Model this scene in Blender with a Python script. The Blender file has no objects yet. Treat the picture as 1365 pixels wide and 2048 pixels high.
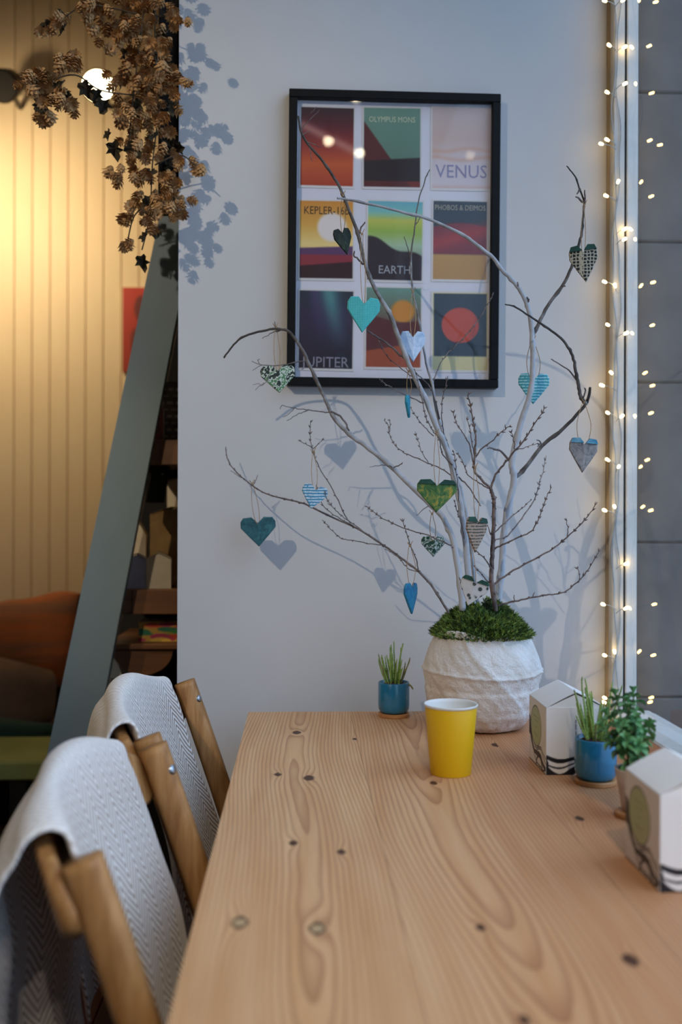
import bpy, math, random
import numpy as np
from mathutils import Vector, Matrix
R = math.radians
rnd = random.Random(11)
scene = bpy.context.scene
COL = scene.collection

# ------------------------------------------------------------------ camera
CAM = Vector((0.0, 0.0, 1.19)); YAW = R(2.33); ROLL = 0.003; FPX = 1991.0
cd = bpy.data.cameras.new('camera'); cam = bpy.data.objects.new('camera', cd); COL.objects.link(cam)
cd.sensor_fit = 'VERTICAL'; cd.sensor_height = 36.0; cd.sensor_width = 24.0; cd.lens = FPX / 2048 * 36.0
fw = Vector((math.sin(YAW), math.cos(YAW), 0)); rt0 = Vector((math.cos(YAW), -math.sin(YAW), 0)); up0 = Vector((0, 0, 1))
rt = rt0 * math.cos(ROLL) + up0 * math.sin(ROLL); up = up0 * math.cos(ROLL) - rt0 * math.sin(ROLL)
mw = Matrix((rt, up, -fw)).transposed().to_4x4(); mw.translation = CAM
cam.matrix_world = mw
cd.dof.use_dof = True; cd.dof.focus_distance = 1.93; cd.dof.aperture_fstop = 2.4
cd.clip_start = 0.02
scene.camera = cam
scene.view_settings.view_transform = 'Standard'; scene.view_settings.look = 'None'
scene.view_settings.gamma = 1.0; scene.view_settings.use_curve_mapping = False
scene.view_settings.exposure = 0.0

def P(px, py, depth):
    """photo direction -> point of the room at distance `depth` along the room's Y axis"""
    d = fw + rt * ((px - 682.5) / FPX) + up * ((1024 - py) / FPX)
    return CAM + d * (depth / d.y)
def PZ(px, py, z):
    d = fw + rt * ((px - 682.5) / FPX) + up * ((1024 - py) / FPX)
    return CAM + d * ((z - CAM.z) / d.z)
def S(n, depth): return n * depth / FPX

# ------------------------------------------------------------------ world and large lights
SKY = (0.46, 0.67, 1.0); SKY_STRENGTH = 3.9      # zenith; overcast skies fall to a third of it at the horizon
w = bpy.data.worlds.new('overcast_sky'); scene.world = w; w.use_nodes = True
wt_ = w.node_tree; bgn = wt_.nodes['Background']; bgn.inputs[0].default_value = (*SKY, 1)
tcw = wt_.nodes.new('ShaderNodeTexCoord'); spw = wt_.nodes.new('ShaderNodeSeparateXYZ'); wt_.links.new(tcw.outputs['Generated'], spw.inputs[0])
mxw = wt_.nodes.new('ShaderNodeMath'); mxw.operation = 'MAXIMUM'; mxw.inputs[1].default_value = 0.0; wt_.links.new(spw.outputs[2], mxw.inputs[0])
maw = wt_.nodes.new('ShaderNodeMath'); maw.operation = 'MULTIPLY_ADD'; maw.inputs[1].default_value = SKY_STRENGTH * 2 / 3; maw.inputs[2].default_value = SKY_STRENGTH / 3
wt_.links.new(mxw.outputs[0], maw.inputs[0]); wt_.links.new(maw.outputs[0], bgn.inputs[1])
SPOT_KEY = 225.0       # ceiling spot that throws the shadows on the white wall
SPOT_ROOM = 90.0       # the other ceiling spots
SPOT_WASH = 70.0      # wall wash in the panelled room
LED = 22.0

# ------------------------------------------------------------------ helpers
def lin(c):
    if isinstance(c, str):
        c = tuple(int(c[i:i + 2], 16) for i in (0, 2, 4))
    return tuple(((v / 255) / 12.92 if v / 255 <= 0.04045 else ((v / 255 + 0.055) / 1.055) ** 2.4) for v in c)

class NT:
    def __init__(s, name):
        s.m = bpy.data.materials.new(name); s.m.use_nodes = True
        s.t = s.m.node_tree; s.b = s.t.nodes['Principled BSDF']
    def n(s, typ, **kw):
        nd = s.t.nodes.new(typ)
        for k, v in kw.items(): setattr(nd, k, v)
        return nd
    def l(s, a, b): s.t.links.new(a, b)
    def coord(s, which='Object', scale=(1, 1, 1)):
        tc = s.n('ShaderNodeTexCoord'); mp = s.n('ShaderNodeMapping'); mp.inputs['Scale'].default_value = scale
        s.l(tc.outputs[which], mp.inputs['Vector']); return mp.outputs[0]
    def noise(s, vec, scale, detail=3, rough=0.55, dist=0.0):
        nd = s.n('ShaderNodeTexNoise'); nd.inputs['Scale'].default_value = scale; nd.inputs['Detail'].default_value = detail
        nd.inputs['Roughness'].default_value = rough; nd.inputs['Distortion'].default_value = dist
        s.l(vec, nd.inputs['Vector']); return nd.outputs[0]
    def math(s, op, a, b=None, clamp=False):
        nd = s.n('ShaderNodeMath', operation=op, use_clamp=clamp)
        for i, v in enumerate((a, b)):
            if v is None: continue
            if isinstance(v, (int, float)): nd.inputs[i].default_value = v
            else: s.l(v, nd.inputs[i])
        return nd.outputs[0]
    def ramp(s, fac, stops, interp='LINEAR'):
        nd = s.n('ShaderNodeValToRGB'); cr = nd.color_ramp; cr.interpolation = interp
        while len(cr.elements) < len(stops): cr.elements.new(0.5)
        for e, (p, c) in zip(cr.elements, stops): e.position = p; e.color = (*lin(c), 1)
        s.l(fac, nd.inputs[0]); return nd.outputs[0]
    def mix(s, fac, a, b, blend='MIX'):
        nd = s.n('ShaderNodeMix', data_type='RGBA', blend_type=blend)
        if isinstance(fac, (int, float)): nd.inputs[0].default_value = fac
        else: s.l(fac, nd.inputs[0])
        for i, v in ((6, a), (7, b)):
            if isinstance(v, (tuple, str)): nd.inputs[i].default_value = (*lin(v), 1)
            else: s.l(v, nd.inputs[i])
        return nd.outputs[2]
    def bump(s, h, strength=0.3, dist=0.002):
        nd = s.n('ShaderNodeBump'); nd.inputs['Strength'].default_value = strength; nd.inputs['Distance'].default_value = dist
        s.l(h, nd.inputs['Height']); s.l(nd.outputs[0], s.b.inputs['Normal'])
    def done(s, color=None, rough=0.6, metal=0.0, spec=None):
        if color is not None:
            if isinstance(color, (tuple, str)): s.b.inputs['Base Color'].default_value = (*lin(color), 1)
            else: s.l(color, s.b.inputs['Base Color'])
        if isinstance(rough, (int, float)): s.b.inputs['Roughness'].default_value = rough
        else: s.l(rough, s.b.inputs['Roughness'])
        s.b.inputs['Metallic'].default_value = metal
        if spec is not None: s.b.inputs['Specular IOR Level'].default_value = spec
        return s.m

def mottled(name, c1, c2, scale=30, rough=0.6, bump=0.0, bd=0.001, metal=0, co='Object', stretch=(1, 1, 1), spec=None, lo=.35, hi=.65):
    t = NT(name); v = t.coord(co, stretch); nz = t.noise(v, scale, 4)
    c = t.ramp(nz, [(lo, c1), (hi, c2)])
    if bump: t.bump(t.noise(v, scale * 1.7, 5), bump, bd)
    return t.done(c, rough, metal, spec)

def mesh(name, verts, faces, mat, parent=None, smooth=False, org=None, mats=None, fmat=None):
    """verts in room coordinates; origin goes to the parent's place or to the base of the piece"""
    vs = np.array([tuple(v) for v in verts], dtype=float)
    if parent is not None: o0 = np.array(parent.get('_w', (0, 0, 0)), dtype=float)
    elif org is not None: o0 = np.array(org, dtype=float)
    else: o0 = np.array(((vs[:, 0].min() + vs[:, 0].max()) / 2, (vs[:, 1].min() + vs[:, 1].max()) / 2, vs[:, 2].min()))
    me = bpy.data.meshes.new(name); me.from_pydata((vs - o0).tolist(), [], faces); me.update()
    for m in (mats or [mat]): me.materials.append(m)
    if fmat is not None: me.polygons.foreach_set('material_index', fmat)
    if smooth: me.polygons.foreach_set('use_smooth', [True] * len(me.polygons))
    o = bpy.data.objects.new(name, me); COL.objects.link(o)
    if parent is not None: o.parent = parent
    else: o.location = o0
    o['_w'] = tuple(o0)
    return o
def empty(name, loc):
    o = bpy.data.objects.new(name, None); COL.objects.link(o); o.location = loc; o.empty_display_size = 0.05
    o['_w'] = tuple(loc); return o
def tag(o, label, cat, group=None):
    o['label'] = label; o['category'] = cat
    if group: o['group'] = group
    return o
def struct(o): o['kind'] = 'structure'; return o
def inst(src, name, parent, mtx=None, loc=None, rot=None, scale=None):
    o = bpy.data.objects.new(name, src.data); COL.objects.link(o)
    if parent: o.parent = parent
    if mtx is not None: o.matrix_local = mtx
    if loc is not None: o.location = loc
    if rot is not None: o.rotation_euler = rot
    if scale is not None: o.scale = scale
    return o

class G:
    """geometry collector"""
    def __init__(s): s.v = []; s.f = []; s.m = []; s.a = []
    def add(s, vs, fs, mi=0, at=None):
        b = len(s.v); s.v += [tuple(v) for v in vs]; s.f += [tuple(i + b for i in f) for f in fs]; s.m += [mi] * len(fs)
        s.a += list(at) if at is not None else [0.0] * len(vs); return s
    def box(s, x0, x1, y0, y1, z0, z1, ch=0.0, mi=0):
        if ch <= 0:
            vs = [(x, y, z) for z in (z0, z1) for y in (y0, y1) for x in (x0, x1)]
            return s.add(vs, [(0, 2, 3, 1), (4, 5, 7, 6), (0, 1, 5, 4), (2, 6, 7, 3), (0, 4, 6, 2), (1, 3, 7, 5)], mi)
        c = ch; vs = []
        for z, i in ((z0, c), (z0 + c, 0), (z1 - c, 0), (z1, c)):
            for (x, y) in ((x0 + c, y0), (x1 - c, y0), (x1, y0 + c), (x1, y1 - c), (x1 - c, y1), (x0 + c, y1), (x0, y1 - c), (x0, y0 + c)):
                vs.append((min(max(x, x0 + i), x1 - i), min(max(y, y0 + i), y1 - i), z))
        fs = [tuple(range(7, -1, -1)), tuple(range(24, 32))]
        for k in range(3):
            for i in range(8):
                j = (i + 1) % 8; fs.append((k * 8 + i, k * 8 + j, k * 8 + 8 + j, k * 8 + 8 + i))
        return s.add(vs, fs, mi)
    def tube(s, pts, rad, seg=8, cap=True, mi=0, flat=None, t0=0.0, t1=1.0):
        pts = [Vector(p) for p in pts]; n = len(pts)
        rad = rad if isinstance(rad, (list, tuple)) else [rad] * n
        tan = [(pts[min(i + 1, n - 1)] - pts[max(i - 1, 0)]).normalized() for i in range(n)]
        ref = Vector((0, 1, 0)) if abs(tan[0].y) < 0.9 else Vector((1, 0, 0))
        a = (ref - tan[0] * ref.dot(tan[0])).normalized(); vs = []; at = []
        for i in range(n):
            a = (a - tan[i] * a.dot(tan[i])).normalized(); b = tan[i].cross(a)
            for k in range(seg):
                th = 2 * math.pi * k / seg; ca, sa = math.cos(th), math.sin(th)
                if flat: ca = math.copysign(abs(ca) ** .7, ca) * flat[0]; sa = math.copysign(abs(sa) ** .7, sa) * flat[1]
                vs.append(pts[i] + (a * ca + b * sa) * rad[i]); at.append(t0 + (t1 - t0) * i / max(1, n - 1))
        fs = [(i * seg + k, i * seg + (k + 1) % seg, (i + 1) * seg + (k + 1) % seg, (i + 1) * seg + k) for i in range(n - 1) for k in range(seg)]
        if cap: fs += [tuple(range(seg - 1, -1, -1)), tuple(range((n - 1) * seg, n * seg))]
        return s.add(vs, fs, mi, at)
    def lathe(s, prof, c, seg=32, mi=0, fn=None, cap=True):
        vs = []
        for i, (r, z) in enumerate(prof):
            for k in range(seg):
                th = 2 * math.pi * k / seg
                rr, zz = fn(r, z, th, i) if fn else (r, z)
                vs.append((c[0] + rr * math.cos(th), c[1] + rr * math.sin(th), c[2] + zz))
        fs = [(i * seg + k, i * seg + (k + 1) % seg, (i + 1) * seg + (k + 1) % seg, (i + 1) * seg + k) for i in range(len(prof) - 1) for k in range(seg)]
        if cap: fs += [tuple(range(seg - 1, -1, -1)), tuple(range((len(prof) - 1) * seg, len(prof) * seg))]
        return s.add(vs, fs, mi)
    def ball(s, c, r, seg=8, rings=5, mi=0, stretch=(1, 1, 1)):
        vs = [(c[0], c[1], c[2] - r * stretch[2])]; fs = []
        for i in range(1, rings):
            ph = -math.pi / 2 + math.pi * i / rings
            for k in range(seg):
                th = 2 * math.pi * k / seg
                vs.append((c[0] + r * stretch[0] * math.cos(ph) * math.cos(th), c[1] + r * stretch[1] * math.cos(ph) * math.sin(th), c[2] + r * stretch[2] * math.sin(ph)))
        vs.append((c[0], c[1], c[2] + r * stretch[2])); L = len(vs) - 1
        for k in range(seg):
            j = (k + 1) % seg; fs.append((0, 1 + j, 1 + k)); fs.append((L, L - seg + k, L - seg + j))
            for i in range(rings - 2): fs.append((1 + i * seg + k, 1 + i * seg + j, 1 + (i + 1) * seg + j, 1 + (i + 1) * seg + k))
        return s.add(vs, fs, mi)
    def prism(s, poly, y0, y1, mi=0):
        """polygon in XZ pushed along Y"""
        n = len(poly); vs = [(x, y0, z) for x, z in poly] + [(x, y1, z) for x, z in poly]
        fs = [tuple(range(n)), tuple(range(2 * n - 1, n - 1, -1))] + [(i, i + n, (i + 1) % n + n, (i + 1) % n) for i in range(n)]
        return s.add(vs, fs, mi)
    def build(s, name, mat, parent=None, smooth=False, org=None, mats=None, attr=None):
        o = mesh(name, s.v, s.f, mat, parent, smooth, org, mats, s.m if mats else None)
        if attr:
            a = o.data.attributes.new(attr, 'FLOAT', 'POINT'); a.data.foreach_set('value', s.a)
        return o

def spline(pts, sub=5):
    pts = [Vector(p) for p in pts]; out = []
    for i in range(len(pts) - 1):
        p0 = pts[max(i - 1, 0)]; p1 = pts[i]; p2 = pts[i + 1]; p3 = pts[min(i + 2, len(pts) - 1)]
        for k in range(sub):
            t = k / sub
            out.append(0.5 * ((2 * p1) + (p2 - p0) * t + (2 * p0 - 5 * p1 + 4 * p2 - p3) * t * t + (3 * p1 - p0 - 3 * p2 + p3) * t ** 3))
    out.append(pts[-1]); return out

def text_mesh(name, body, size, mat, parent, mtx, depth=0.0002, sx=1.0, align='CENTER'):
    cu = bpy.data.curves.new(name, 'FONT'); cu.body = body; cu.size = size; cu.align_x = align; cu.align_y = 'CENTER'; cu.extrude = depth
    cu.resolution_u = 2
    tmp = bpy.data.objects.new(name, cu); COL.objects.link(tmp)
    me = bpy.data.meshes.new_from_object(tmp.evaluated_get(bpy.context.evaluated_depsgraph_get()))
    bpy.data.objects.remove(tmp); bpy.data.curves.remove(cu)
    me.name = name; me.materials.clear(); me.materials.append(mat)
    o = bpy.data.objects.new(name, me); COL.objects.link(o); o.parent = parent
    o.matrix_local = mtx @ Matrix.Diagonal((sx, 1, 1, 1)); return o

def painted_grid(name, w_, h_, nx, ny, fn, mat, parent=None, mtx=None, thick=0.0006):
    """printed card: thin slab in local XZ facing -Y, flat print stored per vertex"""
    u = np.linspace(0, 1, nx + 1); v = np.linspace(0, 1, ny + 1); U, V = np.meshgrid(u, v)
    C = np.clip(fn(U, V), 0, 255) / 255.0
    C = np.where(C <= 0.04045, C / 12.92, ((C + 0.055) / 1.055) ** 2.4)
    vs = [((a - .5) * w_, 0, (b - .5) * h_) for b in v for a in u]
    fs = [(j * (nx + 1) + i, j * (nx + 1) + i + 1, (j + 1) * (nx + 1) + i + 1, (j + 1) * (nx + 1) + i) for j in range(ny) for i in range(nx)]
    n0 = len(vs); x, z = w_ / 2, h_ / 2
    vs += [(-x, 0, -z), (x, 0, -z), (x, 0, z), (-x, 0, z), (-x, thick, -z), (x, thick, -z), (x, thick, z), (-x, thick, z)]
    fs += [tuple(n0 + i for i in f) for f in ((4, 7, 6, 5), (0, 4, 5, 1), (1, 5, 6, 2), (2, 6, 7, 3), (3, 7, 4, 0))]
    me = bpy.data.meshes.new(name); me.from_pydata(vs, [], fs); me.materials.append(mat)
    ca = me.color_attributes.new('print', 'FLOAT_COLOR', 'POINT')
    buf = np.ones((len(vs), 4)); buf[:n0, :3] = C.reshape(-1, 3); buf[n0:, :3] = .8
    ca.data.foreach_set('color', buf.ravel())
    o = bpy.data.objects.new(name, me); COL.objects.link(o)
    if parent: o.parent = parent
    if mtx is not None: o.matrix_local = mtx
    return o

# ------------------------------------------------------------------ materials
def m_wall():
    t = NT('white_plaster_paint'); v = t.coord('Object'); nz = t.noise(v, 2.2, 4); c = t.ramp(nz, [(.3, 'cac9c8'), (.7, 'd2d1d0')])
    t.bump(t.noise(v, 60, 5), .12, .002); return t.done(c, .75, spec=.25)
M_wall = m_wall()
M_ceil = mottled('ceiling_paint', 'b9b2a6', 'c2bbb0', 3, .9)
M_room = mottled('room_wall_paint', '63584c', '6d6256', 2, .9)
def m_panel():
    t = NT('cream_panel_paint'); v = t.coord('Object', (1, 1, .25)); nz = t.noise(v, 8, 4)
    return t.done(t.ramp(nz, [(.3, 'cfb795'), (.7, 'd6c09f')]), .55, spec=.3)
M_panel = m_panel()
M_floor = mottled('dark_red_floorboard', '3a1408', '5a2410', 10, .35, .1, .001, stretch=(1, .12, 1))
M_blue = mottled('blue_grey_paint', '6d7d82', '728287', 6, .5, .05, .0005)
M_black = mottled('black_frame_paint', '070708', '0c0c0d', 40, .5, spec=.2)
M_mat = mottled('frame_backing_card', 'd9d8e2', 'dedde6', 5, .8)
def m_print():
    t = NT('printed_card'); a = t.n('ShaderNodeAttribute', attribute_name='print'); return t.done(a.outputs['Color'], .45)
M_print = m_print()
def m_glass(name, ior, rough=0.0, tint=(1, 1, 1)):
    t = NT(name); t.t.nodes.remove(t.b); out = t.t.nodes['Material Output']
    tr = t.n('ShaderNodeBsdfTransparent'); tr.inputs[0].default_value = (*tint, 1)
    gl = t.n('ShaderNodeBsdfGlossy'); gl.inputs['Roughness'].default_value = rough
    lw = t.n('ShaderNodeLayerWeight'); lw.inputs[0].default_value = .5; f0 = ((ior - 1) / (ior + 1)) ** 2
    fr = t.math('ADD', f0, t.math('MULTIPLY', t.math('POWER', lw.outputs['Facing'], 5.0), 1 - f0))
    mx = t.n('ShaderNodeMixShader'); t.l(fr, mx.inputs[0]); t.l(tr.outputs[0], mx.inputs[1]); t.l(gl.outputs[0], mx.inputs[2])
    t.l(mx.outputs[0], out.inputs[0]); return t.m
M_pglass = m_glass('picture_glass', 1.55, 0.015)
M_wglass = m_glass('window_glass', 1.75, 0.0)
M_frame = mottled('white_window_paint', 'c9c7c0', 'd6d4ce', 14, .45, .1, .001)
M_gasket = mottled('dark_gasket', '17191c', '24272b', 30, .7)
M_cornershade = mottled('beige_corner_shade', '9c8b74', 'ab9a84', 8, .6)
M_stone = mottled('grey_sandstone', '5a4f47', '6a5e55', 9, .9, .3, .003)
M_pave = mottled('pale_pavement', '8d908c', 'a3a6a1', 6, .9, .2, .003)

def m_table():
    t = NT('pine_table_wood')
    g = t.n('ShaderNodeAttribute', attribute_name='grain').outputs['Fac']; k = t.n('ShaderNodeAttribute', attribute_name='knot').outputs['Fac']
    tone = t.n('ShaderNodeAttribute', attribute_name='tone').outputs['Fac']
    v = t.coord('Object'); vs = t.coord('Object', (1, .06, 1))
    warp = t.math('MULTIPLY', t.math('SUBTRACT', t.noise(t.coord('Object', (1, .35, 1)), 14, 2), .5), .0040)
    ph = t.math('FRACT', t.math('DIVIDE', t.math('ADD', g, warp), .0062))
    line = t.ramp(ph, [(0.0, '000000'), (.45, '303030'), (.82, 'e0e0e0'), (.93, 'ffffff'), (1.0, '000000')])
    base = t.ramp(t.noise(vs, 38, 4), [(.3, 'd09e6c'), (.7, 'e3b98a')])
    base = t.mix(tone, base, 'ab6238')
    c = t.mix(t.math('MULTIPLY', line, t.math('ADD', .22, t.math('MULTIPLY', t.noise(v, 3, 2), .65))), base, '8a5230')
    fib = t.noise(t.coord('Object', (1, .02, 1)), 420, 2)
    c = t.mix(t.math('MULTIPLY', fib, .22), c, '8d5836')
    k = t.math('MULTIPLY', k, t.math('ADD', .45, t.math('MULTIPLY', t.noise(v, 130, 3), 1.0)))
    ring = t.ramp(k, [(0, '000000'), (.30, '1c1c1c'), (.55, 'b0b0b0'), (.72, 'ffffff'), (1, 'ffffff')])
    c = t.mix(ring, c, '4a2c1b')
    cen = t.n('ShaderNodeAttribute', attribute_name='filler').outputs['Fac']
    c = t.mix(t.ramp(cen, [(.45, '000000'), (.6, 'ffffff')]), c, 'b59a72')
    t.bump(line, .06, .0006)
    rough = t.math('ADD', .42, t.math('MULTIPLY', t.noise(v, 5, 3), .16))
    return t.done(c, rough, spec=.38)
M_table = m_table()
M_tleg = mottled('pine_leg_wood', '9c6640', 'b07a50', 20, .5, stretch=(1, 1, .08))
def m_chair():
    t = NT('honey_chair_wood'); v = t.coord('Object', (1, 1, .10)); nz = t.noise(v, 75, 4, .6, .4)
    c = t.ramp(nz, [(.3, '8a5c30'), (.5, 'a97a48'), (.7, 'bd8f5c')]); return t.done(c, .45, spec=.4)
M_chair = m_chair()
M_steel = mottled('zinc_bolt', '9aa4ac', 'b8c0c6', 60, .3, metal=1.0)
def m_wool():
    t = NT('herringbone_wool'); uv = t.n('ShaderNodeUVMap').outputs[0]; sp = t.n('ShaderNodeSeparateXYZ'); t.l(uv, sp.inputs[0])
    u, v = sp.outputs[0], sp.outputs[1]
    wob = t.math('MULTIPLY', t.math('SUBTRACT', t.noise(uv, 18, 2), .5), .010)
    tri = t.math('PINGPONG', t.math('ADD', u, wob), .030)
    s = t.math('FRACT', t.math('DIVIDE', t.math('ADD', t.math('ADD', v, t.math('MULTIPLY', tri, 1.35)), t.math('MULTIPLY', wob, .6)), .0135))
    line = t.ramp(s, [(0, 'ffffff'), (.20, 'ffffff'), (.42, '000000'), (.78, '000000'), (1, 'ffffff')])
    fuzz = t.noise(uv, 420, 3); side = t.n('ShaderNodeAttribute', attribute_name='fade').outputs['Fac']
    fac = t.math('MULTIPLY', line, t.math('MULTIPLY', t.math('ADD', .60, t.math('MULTIPLY', fuzz, .75)), side))
    c = t.mix(fac, t.ramp(fuzz, [(.3, 'e4ded6'), (.7, 'f4f0ea')]), '7f5a38')
    h = t.math('SUBTRACT', t.math('MULTIPLY', fuzz, .5), t.math('MULTIPLY', fac, .9)); t.bump(h, .38, .002)
    m = t.done(c, .95, spec=.1); t.b.inputs['Sheen Weight'].default_value = .25; return m
M_wool = m_wool()
def m_vase():
    t = NT('rough_white_plaster'); v = t.coord('Object'); n1 = t.noise(v, 14, 5); n2 = t.noise(v, 70, 6, .65)
    c = t.ramp(n1, [(.3, 'd8cdc0'), (.5, 'ebe5de'), (.7, 'f3f0ec')])
    sp = t.n('ShaderNodeSeparateXYZ'); t.l(v, sp.inputs[0])
    low = t.math('MULTIPLY', t.ramp(t.math('MULTIPLY', sp.outputs[2], 5.0), [(.05, 'ffffff'), (.45, '000000')]), t.ramp(t.noise(v, 22, 4), [(.5, '000000'), (.68, 'ffffff')]))
    c = t.mix(t.math('MULTIPLY', low, .55), c, 'b07c58')
    t.bump(n2, .8, .009); return t.done(c, .9, spec=.15)
M_vase = m_vase()
def m_bark():
    t = NT('branch_bark'); a = t.n('ShaderNodeAttribute', attribute_name='age').outputs['Fac']; v = t.coord('Object'); nz = t.noise(v, 45, 4)
    f = t.math('ADD', a, t.math('MULTIPLY', t.math('SUBTRACT', nz, .5), .7), True)
    c = t.ramp(f, [(.12, 'bcc0c6'), (.42, '9a9a9c'), (.60, '66605c'), (.85, '3c3632')]); t.bump(t.noise(v, 160, 4), .4, .001)
    return t.done(c, .7)
M_bark = m_bark()
M_twig = mottled('grey_twig_bark', '544a47', '7d7371', 90, .75, .3, .0006)
M_rust = mottled('rusty_twig_bark', '574741', '85736b', 80, .75, .3, .0006)
M_string = mottled('jute_string', '9c7d58', 'b59872', 200, .9)
M_moss = mottled('green_moss', '34501a', '86a544', 60, .8, lo=.3, hi=.7)
M_mossd = mottled('dark_moss_bed', '1b2210', '2d3518', 60, .9)
M_soil = mottled('dark_soil', '2c1a14', '452a20', 120, .95, .5, .002)
def m_teal():
    t = NT('blue_glazed_ceramic'); v = t.coord('Object'); nz = t.noise(v, 12, 3)
    m = t.done(t.ramp(nz, [(.35, '1d6a8e'), (.65, '24789d')]), .22); t.b.inputs['Coat Weight'].default_value = .3; return m
M_teal = m_teal()
M_coaster = mottled('coaster_wood', 'a9713f', 'c08a55', 40, .5, stretch=(1, .2, 1))
M_pinkpot = mottled('pale_speckled_ceramic', 'b9aaa0', 'cbbdb3', 60, .35)
M_stalk = mottled('green_succulent_stem', '6b8a3c', '97b45c', 90, .55)
M_stalkb = mottled('olive_succulent_stem', '6d6a3a', '8a8650', 90, .6)
M_leaf = mottled('green_sedum_leaf', '4f8a50', '7fb478', 50, .4)
M_cup = mottled('yellow_paper_cup', 'e0b000', 'e6b800', 4, .5)
M_cupw = mottled('white_cup_paper', 'dcdcd8', 'e4e4e0', 10, .5)
M_box = mottled('white_box_card', 'edeae6', 'f1eeea', 12, .7)
M_ink = mottled('black_print_ink', '15151c', '1c1c24', 10, .6)
M_sage = mottled('sage_label_print', '8f9a66', '99a470', 10, .6)
M_hop = mottled('dried_hop_cone', '95693a', 'cda06a', 55, .8, lo=.3, hi=.7)
M_hopleaf = mottled('dried_hop_leaf', '2d2617', '4a3f26', 30, .85)
M_hopstem = mottled('dried_hop_vine', '3b2f22', '5a4a38', 60, .85)
M_wire = mottled('clear_cable', '8e9aa2', 'a3adb4', 60, .3)
def emit(name, col, s):
    t = NT(name); t.b.inputs['Emission Color'].default_value = (*col, 1); t.b.inputs['Emission Strength'].default_value = s
    return t.done('f0e0c0', .4)
M_led = emit('warm_led', (1.0, .66, .22), LED * 1.0)
M_lamp = emit('warm_lamp_face', (1.0, .78, .42), 14.0)
M_spotface = emit('ceiling_spot_face', (1.0, .82, .55), 32.0)
M_lampb = mottled('black_lamp_metal', '14110e', '1e1a16', 30, .4)
M_shelf = mottled('dark_oak_shelf', '4a2c15', '6e4724', 14, .5, stretch=(.15, 1, 1))
M_dark = mottled('dark_parts_and_shade', '120e0c', '1b1613', 6, .9)
M_kraft = mottled('kraft_card', '8d7048', 'a3875c', 20, .8)
M_cream = mottled('cream_card', 'b9ab90', 'c8bba2', 12, .8)
M_lilac = mottled('lilac_grey_card', '8f8c98', '9c99a4', 12, .8)
M_rustprint = mottled('rust_brown_print', '5c2a18', '6e3520', 20, .8)
M_throw = mottled('orange_brown_throw', 'a8551f', '7d5238', 3.5, .95, .4, .01, stretch=(.5, 1, 5))
M_brown = mottled('brown_cushion', '3a2418', '4e3222', 6, .9, .3, .006)
M_cush = mottled('taupe_cushion', '5a4436', '735a48', 5, .95, .4, .008)
M_green = mottled('olive_green_seat', '7a8448', '8c9456', 4, .7)
M_dgreen = mottled('dark_green_cushion', '0d2a22', '143a30', 6, .8)

# ------------------------------------------------------------------ setting
WALL_Y = 2.30; JAMB_Y = 2.265; FAR_Y = 4.5; CEIL = 3.70
XL = P(356, 900, WALL_Y).x; XC = P(1212, 900, WALL_Y).x
XG = P(1251, 900, JAMB_Y).x          # plane of the window glass
struct(G().box(XL, XC, WALL_Y, WALL_Y + .22, 0, CEIL).build('wall_back', M_wall))
struct(G().box(-3.6, XG + .16, -3.1, -3.0, 0, CEIL).build('wall_front', M_room))
struct(G().box(-3.7, -3.6, -3.1, FAR_Y + .1, 0, CEIL).build('wall_side', M_room))
struct(G().box(XL + .6, XL + .7, WALL_Y + .22, FAR_Y, 0, CEIL).build('wall_partition', M_room))
struct(G().box(-3.7, XG + .16, -3.1, FAR_Y + .1, CEIL, CEIL + .1).build('ceiling', M_ceil))
fl = struct(G().box(-3.7, XG + .16, -3.1, FAR_Y + .1, -.12, -.02).build('floor', M_dark)); fl['_w'] = tuple(fl.location)
board = None; x = -3.6; i = 0
while x < XG + .1:
    for (y0, y1) in ((-3.0, 1.0), (1.0, 2.9), (2.9, 4.48)):
        g = G().box(x + .001, min(x + .119, XG + .15), y0 + .001, y1 - .001, -.02, 0, .002)
        g.build('floorboard', M_floor, fl)
    x += .12
# panelled wall of the neighbouring room, board by board
wl = struct(G().box(-3.6, XL + .6, FAR_Y + .018, FAR_Y + .1, 0, CEIL).build('wall_left', M_panel)); wl['_w'] = tuple(wl.location)
pitch = S(35, FAR_Y); x0 = P(28, 800, FAR_Y).x
k0 = int((-3.55 - x0) / pitch); xw = wl['_w']
first = None
for k in range(k0, int((XL + .55 - x0) / pitch)):
    xa = x0 + k * pitch
    if first is None:
        p = pitch; c = .004
        prof = [(0.0008, .018), (0.0008, .004), (c, 0), (p - c, 0), (p - .0008, .004), (p - .0008, .018)]
        vs = [(xa + a, FAR_Y + b, z) for z in (0.0, CEIL) for a, b in prof]; n = 6
        fs = [(i, i + 1, i + 7, i + 6) for i in range(5)] + [(5, 0, 6, 11)]
        first = mesh('plank', vs, fs, M_panel, wl); fx = xa
    else: inst(first, 'plank', wl, loc=(xa - fx, 0, 0))
zt = P(100, 162, FAR_Y - .02).z
struct(G().box(-3.5, XL + .5, FAR_Y - .012, FAR_Y, zt - .035, zt + .035, .004).build('trim_1', M_panel))

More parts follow.
